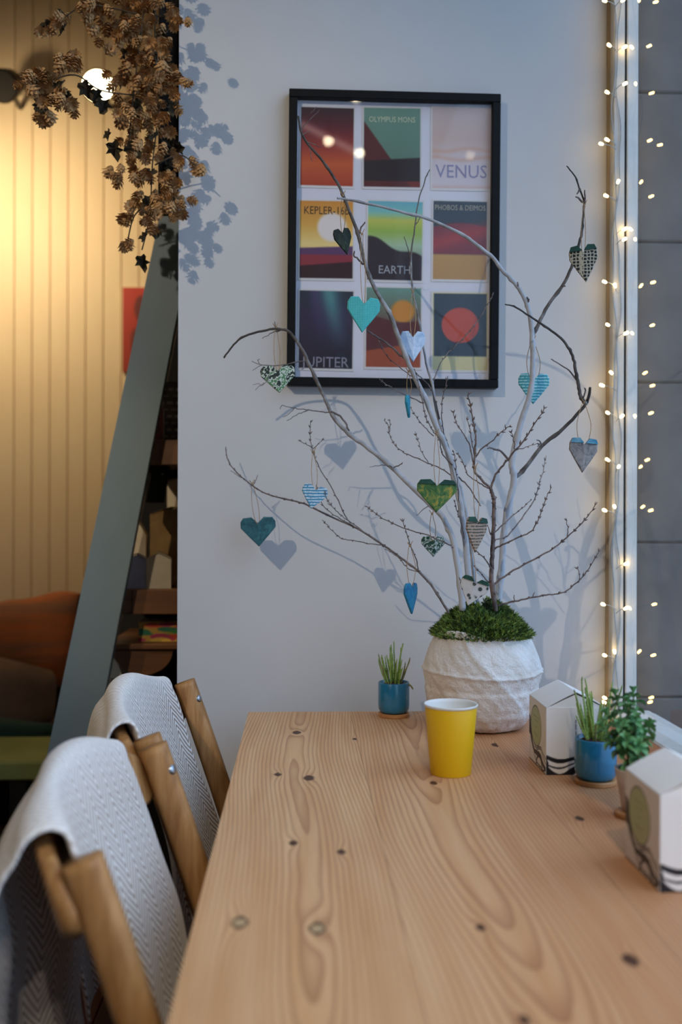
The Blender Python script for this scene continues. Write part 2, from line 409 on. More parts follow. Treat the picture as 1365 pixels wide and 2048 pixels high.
# shop window on the right: sill wall, jamb, glass, head, far posts
WZ0, WZ1 = .70, 3.45
struct(G().box(XG - .06, XG + .12, -3.0, WALL_Y + .1, 0, WZ0).build('wall_right', M_wall))
struct(G().box(XG - .06, XG + .12, -3.0, WALL_Y + .1, WZ1, CEIL).build('trim_2', M_frame))
struct(G().box(XC, XC + .02, WALL_Y - .008, WALL_Y + .2, 0, CEIL).build('trim_3', M_cornershade))  # strip coloured with the shade of the recessed corner
win = struct(empty('window_1', (XG, JAMB_Y, WZ0)))
xj = P(1226, 900, JAMB_Y).x; xo = P(1275, 900, JAMB_Y).x
G().box(xj, XG - .0025, JAMB_Y, WALL_Y + .2, WZ0, WZ1, .002).build('jamb', M_frame, win)
G().box(XG - .0025, XG + .0022, JAMB_Y + .004, WALL_Y + .2, WZ0, WZ1).build('gasket', M_gasket, win)
G().box(XG + .0022, xo, JAMB_Y - .002, WALL_Y + .2, WZ0, WZ1, .002).build('outer_jamb', M_frame, win)
mesh('glass_pane', [(XG, -2.95, WZ0), (XG, JAMB_Y + .01, WZ0), (XG, JAMB_Y + .01, WZ1), (XG, -2.95, WZ1)], [(0, 1, 2, 3)], M_wglass, win)
G().box(XG - .03, XG + .05, -3.0, -2.94, WZ0, WZ1, .003).build('jamb', M_frame, win)
G().box(XG - .04, XG + .06, -2.94, JAMB_Y, WZ0 - .001, WZ0 + .035, .004).build('bottom_rail', M_frame, win)
# outside: stone pier with big blocks, pavement
pier = struct(empty('wall_exterior', (XG + 1.0, WALL_Y + .35, -.3))); PY = WALL_Y + .32
G().box(XG + .02, XG + 3.0, PY + .03, PY + .4, -.3, 4.2).build('pier_core', M_stone, pier)
js = [2150, 1705, 1395, 1085, 765, 484, 185, -120, -430, -740]
zs = [P(1320, y, PY).z for y in js]
for a, b in zip(zs[:-1], zs[1:]):
    off = rnd.uniform(-.1, .1)
    for (xa, xb) in ((XG + .02, XG + 1.1 + off), (XG + 1.1 + off, XG + 3.0)):
        G().box(xa + .002, xb - .002, PY, PY + .05, a + .0025, b - .0025, .004).build('stone_block', M_stone, pier)
struct(G().box(XG + .12, XG + 12, -14, PY + .4, -.32, -.3).build('ground_pavement', M_pave))

# ------------------------------------------------------------------ table
TZ = .753; TX0 = PZ(497, 1424, TZ).x; TY1 = PZ(497, 1424, TZ).y; TX1 = XG - .075; TY0 = .30
tb = empty('dining_table', ((TX0 + TX1) / 2, (TY0 + TY1) / 2, 0))
tag(tb, 'long honey pine table with visible grain and knots against the white wall', 'table')
knots = [(618, 1556, 9, 0), (556, 1549, 6, 0), (594, 1465, 7, 0), (587, 1686, 7, 0), (683, 1704, 7, 0), (480, 1845, 11, 1), (635, 1857, 11, 1),
         (962, 1855, 8, 0), (1262, 1920, 13, 0), (1160, 1637, 7, 0), (992, 1490, 7, 0), (1050, 2040, 9, 0), (868, 1566, 6, 0), (710, 1478, 4, 0)]
KN = []
for (px, py, r, f) in knots:
    p = PZ(px, py, TZ); KN.append((p.x, p.y, (1.5 if f else 1.2) * r * p.y / FPX, f))
edges = [TX0, PZ(712, 1470, TZ).x, PZ(712, 1470, TZ).x + .262, PZ(712, 1470, TZ).x + .45, TX1]
piths = [(PZ(610, 1600, TZ).x, .040, .016, .0), (PZ(940, 1700, TZ).x, .105, .044, .02), (edges[2] + .22, .03, .012, .42), (edges[3] - .12, .03, .01, .65)]
for i in range(4):
    xa, xb = edges[i] + .00025, edges[i + 1] - .00025
    ys = np.concatenate([np.linspace(TY0, .80, 12)[:-1], np.linspace(.80, TY1, 330)]); nx = max(6, int((xb - xa) / .0033)); xs = np.linspace(xa, xb, nx + 1)
    X, Y = np.meshgrid(xs, ys); px_, h0, kk, tone = piths[i]
    bend = .012 * np.sin(Y * 2.6 + i) + .006 * np.sin(Y * 6.1 + 2 * i)
    H = h0 - kk * Y + .006 * np.sin(Y * 3.7 + 1.3 * i) + .003 * np.sin(Y * 11 + X * 23)
    Rr = np.sqrt((X - px_ - bend) ** 2 + H ** 2 + .0004); K = np.zeros_like(X); F = np.zeros_like(X)
    for (kx, ky, kr, kf) in KN:
        if not (xa - .05 < kx < xb + .05): continue
        dx, dy = X - kx, Y - ky
        Rr += 1.1 * kr * np.exp(-(dx / (1.6 * kr)) ** 2 - (dy / (5.5 * kr)) ** 2)
        if xa < kx < xb:
            q = np.sqrt((dx / kr) ** 2 + (dy / (kr * 1.5)) ** 2)
            K = np.maximum(K, np.exp(-(q / 1.25) ** 4.0) + .35 * np.exp(-(dx / (kr * .45)) ** 2 - (dy / (kr * 5)) ** 2))
            if kf: F = np.maximum(F, np.clip(1.30 - q * 1.0, 0, 1)); 
    ring_f = np.clip(F, 0, 1)
    T = tone + .42 * np.clip((X - edges[1]) / (edges[2] - edges[1]), 0, 1) * (i == 1) + .25 * np.clip((X - edges[2]) / .3, 0, 1)
    nyy = len(ys); vs = [(x, y, TZ) for y in ys for x in xs]
    fs = [(j * (nx + 1) + a, j * (nx + 1) + a + 1, (j + 1) * (nx + 1) + a + 1, (j + 1) * (nx + 1) + a) for j in range(nyy - 1) for a in range(nx)]
    g = G(); g.add(vs, fs); g.box(xa, xb, TY0, TY1, TZ - .038, TZ - .0003)
    o = g.build('plank', M_table, tb)
    for nm, arr in (('grain', Rr), ('knot', K), ('filler', ring_f), ('tone', T)):
        a = o.data.attributes.new(nm, 'FLOAT', 'POINT'); buf = np.zeros(len(g.v)); buf[:arr.size] = arr.ravel(); buf[arr.size:] = float(arr.mean()) if nm != 'knot' else 0
        a.data.foreach_set('value', buf)
for (lx, ly) in ((TX0 + .08, TY0 + .08), (TX1 - .08, TY0 + .08), (TX0 + .08, TY1 - .06), (TX1 - .08, TY1 - .06)):
    G().box(lx - .03, lx + .03, ly - .03, ly + .03, 0, TZ - .0385, .004).build('leg', M_tleg, tb)
G().box(TX0 + .07, TX1 - .07, TY1 - .075, TY1 - .05, TZ - .11, TZ - .0385).build('apron', M_tleg, tb)

# ------------------------------------------------------------------ chairs and blankets
def chair(yn, yf, dx, lab, nm='dining_chair'):
    yc = (yn + yf) / 2; root = empty(nm, (dx, yc, 0)); tag(root, lab, 'chair', 'wooden chairs along the table')
    ztop = .842
    def post(y):
        pts = [(dx - .218, y, ztop), (dx - .196, y, .78), (dx - .165, y, .69), (dx - .135, y, .60), (dx - .105, y, .50), (dx - .095, y, .40), (dx - .11, y, .22), (dx - .15, y, 0)]
        pp = spline(pts, 4); n = len(pp)
        g = G(); g.tube(pp, [.0215] * n, 14, True, flat=(.78, 1.0)); return g.build('post', M_chair, root, True)
    for y in (yn, yf):
        post(y)
        if y == yn: continue
        c = Vector((dx - .192, y - .006, .808)); d = Vector((1, -.25, .33)).normalized()
        g = G(); g.tube([c - d * .03, c + d * .006, c + d * .0085], [.0085, .0088, .0055], 16)
        g.build('bolt', M_steel, root, True)
    # crest rail bowed backwards, its corners rounded
    n = 28; g = G(); vs = []; fs = []
    for i in range(n + 1):
        t = i / n; y = yn - .012 + (yf - yn + .024) * t; s = math.sin(math.pi * t)
        bow = .058 * s ** .7
        e = min(t, 1 - t) * (yf - yn + .024); cr = .035
        cut = cr - math.sqrt(max(0, cr * cr - max(0, cr - e) ** 2))
        zt_, zb = ztop - .010 + .034 * s - cut, .758 + cut * .5
        lean = .34
        for (z, o_) in ((zb, .009), (zb + .006, .0105), (zt_ - .006, .0105), (zt_, .006), (zt_, -.006), (zt_ - .006, -.0105), (zb + .006, -.0105), (zb, -.009)):
            vs.append((dx - .228 - bow + o_ - lean * (z - .80) * .8, y, z))
    for i in range(n):
        for k in range(8): fs.append((i * 8 + k, i * 8 + (k + 1) % 8, i * 8 + 8 + (k + 1) % 8, i * 8 + 8 + k))
    fs += [tuple(range(7, -1, -1)), tuple(range(n * 8, n * 8 + 8))]
    g.add(vs, fs); g.build('crest_rail', M_chair, root, True)
    G().box(dx - .10, dx + .32, yn + .015, yf - .015, .435, .455, .006).build('seat', M_chair, root)
    for y in (yn + .05, yf - .05): G().tube([(dx + .28, y, .436), (dx + .31, y, 0)], .018, 12).build('leg', M_chair, root, True)
    for y in (yn, yf): G().tube([(dx - .115, y, .20), (dx + .295, y + (.05 if y == yn else -.05), .20)], .010, 8).build('stretcher', M_chair, root, True)
    return yn, yf, dx, ztop
def blanket(yn, yf, dx, ztop, lab, seed, endgap=.045):
    r = random.Random(seed); ny, L = 36, []
    y0, y1 = yn + .026, yf - endgap; rows = []; uvs = []; fades = []
    ph = [r.uniform(0, 6) for _ in range(6)]
    for i in range(ny + 1):
        t = i / ny; y = y0 + (y1 - y0) * t; tt = (y - yn + .012) / (yf - yn + .024); s = math.sin(math.pi * tt)
        zc = ztop - .008 + .034 * s; xc = dx - .228 + .004 - .058 * s ** .7 - .272 * (zc - .80)
        th = .021 + .006 * math.sin(t * 9 + ph[0])
        pr = []
        for k in range(15):   # front layer, from hem up
            z = .47 + (zc - .025 - .47) * k / 14
            pr.append((xc + th + .006 + .30 * (zc - z) + .010 * math.sin(z * 16 + ph[1] + t * 3) * (zc - z) * 3, z))
        for k in range(1, 12):
            a = math.pi * k / 12
            pr.append((xc + .002 + (th + .003) * math.cos(a) * (1.0 if a < 1.57 else 1.2), zc - .025 + (.025 + th) * math.sin(a) ** .8))
        for k in range(18):
            z = zc - .025 - (zc - .025 - .40) * k / 17
            d = zc - z
            pr.append((xc - th * 1.0 - .006 - .036 * min(1, d / .10) ** .8 + .06 * max(0, d - .10) - .012 * math.sin(t * 11 + ph[2]) * min(1, d * 6) - .006 * math.sin(z * 30 + t * 5 + ph[3]), z))
        edge = min(t, 1 - t) * (y1 - y0)
        row = []; acc = 0; ru = []
        for j, (a, b) in enumerate(pr):
            if j: acc += math.hypot(a - pr[j - 1][0], b - pr[j - 1][1])
            d = max(0, zc - b)
            yy = y + (.035 * d * (1 if t > .5 else -1) * abs(t - .5) * 2) * (0.2 if j < 15 else 1.0) + .004 * math.sin(b * 40 + ph[4] + j * .2) - (.022 * max(0, 1 - t * 4) * min(1, max(0, j - 17) / 6))
            row.append((a, yy, b)); ru.append((y, acc))
        rows.append(row); uvs.append(ru)
    n = len(rows[0]); vs = [p for row in rows for p in row]; uvf = [p for row in uvs for p in row]
    fs = [(i * n + k, (i + 1) * n + k, (i + 1) * n + k + 1, i * n + k + 1) for i in range(ny) for k in range(n - 1)]
    o = mesh('wool_blanket', vs, fs, M_wool, None, True)
    uvl = o.data.uv_layers.new(name='UVMap')
    uvl.data.foreach_set('uv', [c for l in o.data.loops for c in uvf[l.vertex_index]])
    a = o.data.attributes.new('fade', 'FLOAT', 'POINT')
    fd = []
    for row in rows:
        for j in range(n): fd.append(.85 if j < 13 else (.85 - .6 * min(1, (j - 13) / 5) if j < 26 else .25 + .5 * min(1, (j - 26) / 6)))  # weave paled over the top, light washing it out painted in
    a.data.foreach_set('value', fd)
    md = o.modifiers.new('thickness', 'SOLIDIFY'); md.thickness = .007; md.offset = -1
    md = o.modifiers.new('smooth', 'SUBSURF'); md.levels = 1; md.render_levels = 1
    tag(o, lab, 'blanket', 'herringbone blankets on the chairs')
A = chair(1.005, 1.485, 0.0, 'bentwood honey coloured chair with exposed bolt, farther from the white wall')
B = chair(1.545, 2.045, -.018, 'bentwood honey coloured chair with exposed bolt, closest to the white wall')
blanket(*A, 'thick cream herringbone blanket over the chair farther from the white wall', 4)
blanket(*B, 'cream herringbone blanket over the chair closest to the white wall', 9, .026)

# ------------------------------------------------------------------ vase, moss
VC = P(964, 1330, 2.02); VC = Vector((VC.x, 2.02, TZ))
prof = [(0.0, .002), (.062, .001), (.078, .004), (.090, .014), (.1015, .030), (.1115, .055), (.1145, .070), (.1165, .078), (.1150, .086), (.1185, .100), (.1205, .112), (.1212, .1195), (.1200, .128), (.1165, .141), (.1090, .159), (.1015, .173), (.0955, .184), (.0935, .194), (.0905, .196), (.087, .190), (.088, .165)]
pf = []
for (a, b), (c, d) in zip(prof[:-1], prof[1:]):
    for k in range(4): pf.append((a + (c - a) * k / 4, b + (d - b) * k / 4))
pf.append(prof[-1])
vr = np.random.RandomState(3); ph = vr.uniform(0, 6.28, 40)
def vfn(r, z, th, i):
    n = sum(math.sin((k + 2) * th + ph[k] + z * (14 + 9 * k)) / (k + 2) for k in range(9))
    hi = sum(math.sin((17 + 5 * k) * th + ph[10 + k] + z * (130 + 45 * k)) for k in range(5))
    rr = r + (.0022 * n + (.0008) * hi) * min(1, r / .06)
    ring = 0
    for zr, am in ((.1175 + .0035 * math.sin(th * 2 + 1), .0034), (.0335 + .0025 * math.sin(th + 2), .0026)):
        ring += am * math.exp(-((z - zr) / .0034) ** 2)
    rim = .006 * math.sin(th * 2 + .6) + .003 * math.sin(5 * th)
    return rr + ring, z + (rim if z > .15 else 0) * min(1, max(0, (z - .15) / .04))
o = G().lathe(pf, VC, 96, fn=vfn).build('plaster_vase', M_vase, None, True, org=VC)
tag(o, 'round rough white plaster vase with raised bands holding bare branches', 'vase')
mo = empty('moss_mound', (VC.x, VC.y, TZ + .17)); tag(mo, 'mound of green moss filling the mouth of the plaster vase', 'moss')
def mz(r, th): return TZ + .188 + (.050 + .012 * math.sin(2 * th + 1) + .008 * math.sin(3 * th)) * max(0, 1 - (r / .096) ** 2.2)
g = G(); vs = []; fs = []
for i in range(9):
    r = .0855 * (i / 8 if i else .02)
    for k in range(36):
        th = 2 * math.pi * k / 36; vs.append((VC.x + r * math.cos(th), VC.y + r * math.sin(th), mz(r, th) - .004))
fs = [(i * 36 + k, i * 36 + (k + 1) % 36, i * 36 + 36 + (k + 1) % 36, i * 36 + 36 + k) for i in range(8) for k in range(36)] + [tuple(range(36))]
G().add(vs, fs).build('moss_bed', M_mossd, mo, True)
g = G()
for i in range(6500):
    r = .097 * math.sqrt(rnd.random()); th = rnd.uniform(0, 6.283)
    c = Vector((VC.x + r * math.cos(th), VC.y + r * math.sin(th), mz(r, th) - .003))
    out = Vector((math.cos(th) * (r / .094) * 1.1 + rnd.gauss(0, .6), math.sin(th) * (r / .094) * 1.1 + rnd.gauss(0, .6), .9 + rnd.gauss(0, .3))).normalized()
    Ln = rnd.uniform(.008, .021); sd = out.cross(Vector((rnd.gauss(0, 1), rnd.gauss(0, 1), rnd.gauss(0, 1)))).normalized() * .0014
    tip = c + out * Ln + Vector((0, 0, -.003)) * rnd.random(); mid = c + out * Ln * .5
    mi = rnd.choice((0, 0, 1, 1, 2)); g.add([c - sd * .7, c + sd * .7, mid + sd, tip, mid - sd], [(0, 1, 2, 4), (4, 2, 3)], mi)
    for q in (-1, 1):
        bp = c + out * Ln * .45; tq = bp + (out * .6 + sd.normalized() * q * .8) * Ln * .4
        g.add([bp - out * .0008, bp + out * .0008, tq], [(0, 1, 2)], mi)
o = g.build('moss_tufts', None, mo, mats=[M_moss, mottled('dark_green_moss', '22330f', '3f5520', 50, .8), mottled('yellow_green_moss', '7d9440', 'a3b85c', 50, .8)]); o['kind'] = 'stuff'

# ------------------------------------------------------------------ branches
BR = 'bare branches standing in the plaster vase'
def bpath(pts): return [P(a, b, d) for (a, b, d) in pts]
def branch_stem(parent, name, pts, r0, r1, age=(0, 1), mat=None, seg=9, jit=.00035, buds=0, sub=5):
    pp = spline(bpath(pts), sub); n = len(pp); mat = mat or M_bark
    pp = [p + Vector((rnd.gauss(0, jit), rnd.gauss(0, jit), rnd.gauss(0, jit))) if 0 < i < n - 1 else p for i, p in enumerate(pp)]
    rad = []
    for i in range(n):
        t = i / (n - 1); rr = (S(r0, 2.0) * (1 - t) + S(r1, 2.0) * t) * .90
        if seg > 6: rr *= 1 + (.28 if i % 9 == 4 else 0) + rnd.uniform(-.05, .05)
        rad.append(rr)
    g = G(); g.tube(pp, rad, seg, True, t0=age[0], t1=age[1])
    if buds:
        acc = 0; side = 1
        for i in range(2, n - 1):
            acc += (pp[i] - pp[i - 1]).length
            t = i / (n - 1); gap = .026 if t < .5 else .010
            if acc > gap:
                acc = 0; side = -side; tn = (pp[i + 1] - pp[i]).normalized()
                nrm = (tn.cross(Vector((0, 1, 0))).normalized() * side + Vector((0, rnd.uniform(-.6, .6), 0)))
                d = (tn * (1.5 if t > .5 else .6) + nrm * .9).normalized(); L = rnd.uniform(.005, .0085) * (buds if t > .5 else .55)
                b = pp[i]; w_ = max(rad[i], .0009)
                g.tube([b, b + d * L * .45, b + d * L], [w_ * .9, w_ * 1.5, w_ * .2], 5, True, t0=age[1], t1=age[1])
                if t > .5 and rnd.random() < .35:
                    d2 = (tn * 1.5 - nrm * .9).normalized(); g.tube([b, b + d2 * L * .4, b + d2 * L * .8], [w_ * .8, w_ * 1.3, w_ * .2], 5, True, t0=age[1], t1=age[1])
    return g.build(name, mat, parent, True, attr='age')
def branch(lab, stem, r0, r1, twigs, age=(0, 1), mat=None, tmat=None, buds=0):
    b = P(*stem[0]); root = empty('branch', b); tag(root, lab, 'branch', BR)
    branch_stem(root, 'stem', stem, r0, r1, age, mat, buds=buds)
    for tw in twigs:
        pts, a, c, bd = tw
        branch_stem(root, 'twig', pts, a, c, (.75, 1), tmat or M_twig, 6, .0006, bd)
    return root
def dd(pts, d0, d1):
    n = len(pts) - 1; return [(a, b, d0 + (d1 - d0) * i / max(1, n)) for i, (a, b) in enumerate(pts)]
# 1 long arching branch to the tip by the picture corner
s1 = dd([(926, 1222), (919, 1153), (907, 1083), (893, 1047), (877, 1023), (832, 981), (784, 934), (740, 898), (701, 869), (678, 847), (663, 825), (645, 785), (620, 732), (606, 701), (582, 667), (561, 658), (525, 662), (483, 676), (461, 698), (448, 716)], 2.0, 2.12)
branch('pale branch arching over past the lower corner of the black picture frame', s1, 7.5, 1.8, [
    (dd([(664, 826), (640, 823), (618, 820), (590, 816), (566, 811), (560, 818)], 2.08, 2.06), 1.7, .7, 0),
    (dd([(618, 820), (598, 828), (574, 841)], 2.07, 2.04), 1.3, .7, 0),
    (dd([(590, 816), (577, 829), (566, 834)], 2.07, 2.04), .9, .5, 0),
    (dd([(701, 869), (692, 846), (680, 832), (662, 824)], 2.05, 2.06), 2.6, 2.2, 0),
    (dd([(614, 722), (596, 723), (575, 729), (550, 731), (525, 730), (504, 722)], 2.1, 2.08), 1.6, .7, 0),
    (dd([(525, 730), (512, 737), (506, 742)], 2.08, 2.07), .9, .5, 0), (dd([(519, 727), (516, 720), (520, 718)], 2.08, 2.07), .8, .5, 0),
    (dd([(550, 731), (536, 757), (529, 767), (516, 767), (506, 769)], 2.08, 2.06), .9, .5, 0), (dd([(529, 767), (518, 773), (511, 780)], 2.06, 2.05), .8, .5, 0),
    (dd([(565, 660), (552, 656), (550, 643)], 2.1, 2.09), 1.6, 1.0, 0), (dd([(561, 660), (545, 666), (525, 677)], 2.1, 2.09), 1.8, .8, 0),
    (dd([(784, 934), (770, 930), (740, 934)], 2.03, 2.0), 1.7, .6, 0), (dd([(788, 935), (800, 930), (806, 925)], 2.03, 2.0), 1.6, .9, 0),
    (dd([(868, 1014), (858, 1012), (833, 1031)], 2.0, 1.98), 1.6, .6, 0),
    (dd([(904, 1091), (859, 1072), (817, 1059), (772, 1040), (747, 1023), (733, 1012)], 2.0, 2.1), 1.7, .8, 1.0),
    (dd([(919, 1155), (940, 1180), (951, 1200)], 2.0, 1.98), 1.4, .9, 0)], age=(0.0, .95))
# 2 tall branch leaning to the top of the picture
s2 = dd([(948, 1222), (940, 1170), (933, 1095), (927, 1040), (916, 981), (901, 919), (886, 880), (873, 852), (849, 792), (828, 750), (807, 700), (786, 641), (772, 613), (748, 573), (728, 517), (718, 473), (705, 436), (686, 389), (675, 366), (648, 325), (614, 285), (602, 262), (597, 232)], 2.03, 1.93)
branch('tallest branch leaning across the picture up to its top corner', s2, 8.0, 2.0, [
    (dd([(718, 473), (722, 458), (730, 444)], 1.97, 1.96), 2.4, 1.6, 0), (dd([(727, 528), (718, 520), (708, 510), (710, 502)], 1.97, 1.96), 2.2, 1.4, 0),
    (dd([(602, 262), (615, 245), (632, 228), (640, 220)], 1.93, 1.92), 1.0, .5, 0), (dd([(622, 226), (634, 213)], 1.92, 1.92), .7, .5, 0), (dd([(612, 283), (630, 290), (640, 294), (650, 288)], 1.94, 1.93), 1.0, .5, 0), (dd([(620, 292), (622, 312), (625, 323)], 1.94, 1.93), .9, .6, 0), (dd([(604, 270), (612, 266), (622, 262)], 1.93, 1.93), .9, .5, 0),
    (dd([(808, 716), (790, 700), (772, 684), (750, 671), (734, 660)], 1.99, 1.97), 2.6, 1.8, 0),
    (dd([(830, 758), (800, 734), (775, 712), (757, 680)], 2.0, 2.04), 1.2, .7, .8),
    (dd([(846, 806), (820, 794), (790, 779), (772, 768), (759, 757)], 2.0, 1.96), 1.5, .8, .8),
    (dd([(868, 872), (850, 855), (836, 838), (821, 813)], 2.0, 2.05), 1.2, .7, .8),
    (dd([(905, 930), (884, 905), (880, 880), (866, 860), (853, 836), (845, 800), (836, 762), (830, 738)], 2.0, 1.97), 1.7, .8, .9),
    (dd([(916, 960), (882, 937), (856, 926), (830, 914), (807, 905), (790, 890), (779, 868), (777, 850), (769, 840)], 2.02, 2.12), 1.5, .8, 1.0),
    (dd([(779, 868), (781, 850), (779, 838)], 2.1, 2.1), 1.0, .7, 1.0),
    (dd([(859, 928), (845, 905), (838, 886), (831, 863)], 2.05, 2.08), 1.2, .7, 1.0),
    (dd([(912, 950), (935, 970), (951, 995), (962, 1012)], 2.02, 1.98), 2.0, 1.3, 0),
    (dd([(922, 1040), (918, 1000), (914, 950), (910, 910), (906, 903)], 2.02, 1.97), 1.3, .8, 1.1),
    (dd([(932, 1090), (924, 1050), (916, 1025), (908, 1000)], 2.02, 1.96), 1.2, .9, 1.0)], age=(0.0, .85))
# 3 stout pale branch on the window side, forking twice
s3 = dd([(994, 1222), (1004, 1138), (1009, 1065), (1022, 995), (1029, 955), (1024, 930), (1033, 882), (1048, 829), (1063, 780), (1066, 731), (1066, 678), (1060, 629), (1052, 601), (1035, 571), (1005, 540), (986, 515), (955, 491), (925, 469), (866, 441), (820, 428), (762, 413), (695, 399), (675, 396)], 2.05, 1.92)
r3 = branch('stout pale branch curving from the vase back across the posters', s3, 8.5, 2.2, [
    (dd([(1022, 926), (1004, 904), (985, 897), (976, 897)], 2.03, 2.0), 3.0, 1.6, 0),
    (dd([(1054, 605), (1058, 600), (1055, 594)], 1.98, 1.97), 2.4, 1.6, 0), (dd([(1036, 573), (1036, 564)], 1.97, 1.97), 2.4, 1.6, 0)], age=(0.0, .45))
branch_stem(r3, 'side_branch', dd([(1066, 672), (1075, 654), (1097, 611), (1128, 568), (1146, 528), (1158, 491), (1165, 460), (1168, 423), (1169, 402), (1161, 380), (1152, 355), (1134, 332)], 2.0, 1.95), 4.6, 1.3, (.5, 1.0))
for tw in ([(1168, 415), (1171, 395), (1170, 380)], [(1166, 405), (1158, 396), (1152, 394)], [(1161, 378), (1155, 388)], [(1126, 571), (1131, 573)]):
    branch_stem(r3, 'twig', dd(tw, 1.96, 1.955), 2.6, 1.4, (.8, 1), M_twig, 6)
branch_stem(r3, 'side_branch', dd([(1029, 957), (1051, 937), (1084, 893), (1128, 857), (1168, 814), (1178, 795), (1181, 775)], 2.04, 1.98), 5.0, 3.0, (.5, 1.0))
branch_stem(r3, 'side_branch', dd([(1172, 808), (1162, 792), (1157, 765), (1152, 743), (1146, 712), (1128, 682), (1097, 657), (1060, 632), (1028, 613), (1011, 609)], 1.98, 1.90), 4.6, 1.4, (.6, .95))
for tw in ([(1155, 762), (1140, 742), (1122, 730), (1103, 718)], [(1085, 892), (1080, 882), (1074, 880)], [(1166, 796), (1172, 782), (1170, 776)], [(1080, 888), (1076, 893)]):
    branch_stem(r3, 'twig', dd(tw, 1.97, 1.95), 2.0, 1.1, (.8, 1), M_twig, 6)
# 4 reddish branch full of buds
s4 = dd([(992, 1222), (984, 1160), (985, 1120), (987, 1080), (989, 1006), (986, 990), (982, 976)], 1.99, 1.97)
branch('rust brown budding branch with many small twigs in the middle of the vase', s4, 5.6, 3.6, [
    (dd([(983, 978), (960, 955), (949, 940), (951, 900), (952, 880), (949, 854), (943, 820), (938, 795), (937, 783)], 1.97, 1.93), 3.0, 1.0, 1.3),
    (dd([(982, 976), (993, 948), (1011, 926), (1029, 904), (1048, 882), (1064, 856), (1078, 835), (1090, 815)], 1.97, 1.94), 2.8, 1.0, 1.4),
    (dd([(950, 935), (940, 892), (928, 868), (915, 850), (910, 835), (906, 822)], 1.96, 1.92), 1.6, .8, 1.3),
    (dd([(950, 915), (945, 885), (940, 855), (934, 833)], 1.96, 1.97), 1.3, .8, 1.2),
    (dd([(952, 915), (965, 897), (985, 882), (1001, 866), (1012, 858), (1022, 850)], 1.96, 1.93), 1.7, .8, 1.3),
    (dd([(979, 977), (960, 966), (938, 952), (930, 935), (924, 920), (916, 907)], 1.97, 2.0), 1.6, .8, 1.2),
    (dd([(1031, 901), (1029, 885), (1022, 862)], 1.95, 1.94), 1.4, .7, 1.2), (dd([(1036, 900), (1055, 893), (1077, 886)], 1.95, 1.96), 1.2, .6, 1.2),
    (dd([(988, 1098), (1011, 1087), (1044, 1072), (1066, 1060), (1081, 1030), (1092, 1000), (1104, 974)], 1.98, 1.94), 2.2, .9, 1.2),
    (dd([(988, 1170), (1018, 1147), (1070, 1118), (1106, 1098), (1136, 1074), (1165, 1046), (1182, 1025), (1195, 1004)], 1.99, 1.96), 2.4, .9, 1.1),
    (dd([(1136, 1074), (1136, 1055), (1132, 1036)], 1.97, 1.96), 1.3, .7, 1.3),
    (dd([(994, 1212), (1029, 1203), (1066, 1195), (1099, 1189), (1128, 1184), (1161, 1159), (1182, 1132), (1201, 1098)], 2.0, 1.98), 2.4, .9, 1.1),
    (dd([(1159, 1160), (1160, 1148), (1155, 1134)], 1.98, 1.98), 1.3, .7, 1.3), (dd([(1030, 1203), (1029, 1190)], 1.99, 1.99), 1.4, .9, 0), (dd([(1066, 1195), (1070, 1184)], 1.99, 1.99), 1.3, .8, 0),
    (dd([(989, 1066), (1010, 1046), (1033, 1026), (1050, 1012), (1064, 999)], 1.98, 2.02), 1.6, .8, .6),
    (dd([(988, 1080), (1015, 1072), (1044, 1036), (1070, 999), (1080, 965), (1088, 940), (1093, 912)], 2.0, 2.17), 1.7, .8, 1.3),
    (dd([(986, 1080), (979, 1060), (976, 1050)], 1.98, 1.97), 1.4, 1.0, 0),
    (dd([(983, 1136), (968, 1115), (952, 1102)], 1.98, 1.96), 1.8, 1.1, .8), (dd([(985, 1172), (966, 1150), (947, 1130)], 1.99, 1.99), 1.6, 1.0, .6)],
    age=(.4, .8), mat=M_rust, tmat=M_rust, buds=.6)
# 5 low slim branch reaching far to the side, its tip near the wall
s5 = dd([(898, 1226), (868, 1177), (839, 1144), (810, 1121), (768, 1091), (719, 1059), (666, 1035), (610, 1008), (571, 998), (532, 987), (504, 970), (469, 940), (455, 916), (452, 894)], 1.97, 2.25)
branch('slim low branch reaching sideways from the vase close along the white wall', s5, 2.8, 1.2, [
    (dd([(702, 1046), (690, 1030), (666, 980), (638, 933), (626, 901), (620, 869), (622, 841)], 2.1, 2.09), 1.7, .8, 1.1),
    (dd([(626, 896), (612, 888), (599, 880)], 2.09, 2.08), 1.2, .7, 1), (dd([(627, 898), (638, 887), (649, 878)], 2.09, 2.08), 1.2, .7, 1),
    (dd([(772, 1090), (736, 1087), (700, 1080), (680, 1075), (663, 1059), (645, 1040)], 2.06, 2.04), 1.4, .8, .7),
    (dd([(719, 1060), (690, 1042), (655, 1020), (640, 998), (633, 970)], 2.08, 2.05), 1.4, .8, 1.2), (dd([(735, 1068), (690, 1036), (670, 1018), (655, 1000), (650, 985)], 2.08, 2.05), 1.3, .8, 1.2),
    (dd([(838, 1143), (832, 1118), (818, 1080), (812, 1060), (805, 1037)], 2.0, 1.98), 1.6, .8, 1.2),
    (dd([(838, 1144), (815, 1136), (800, 1118), (770, 1098)], 2.0, 2.02), 1.2, .8, .6),
    (dd([(505, 971), (512, 960), (516, 950)], 2.23, 2.22), 1.2, .7, 0), (dd([(484, 956), (470, 946), (461, 942)], 2.24, 2.25), 1.0, .6, 0)], age=(.7, .95), mat=M_twig, buds=.6)
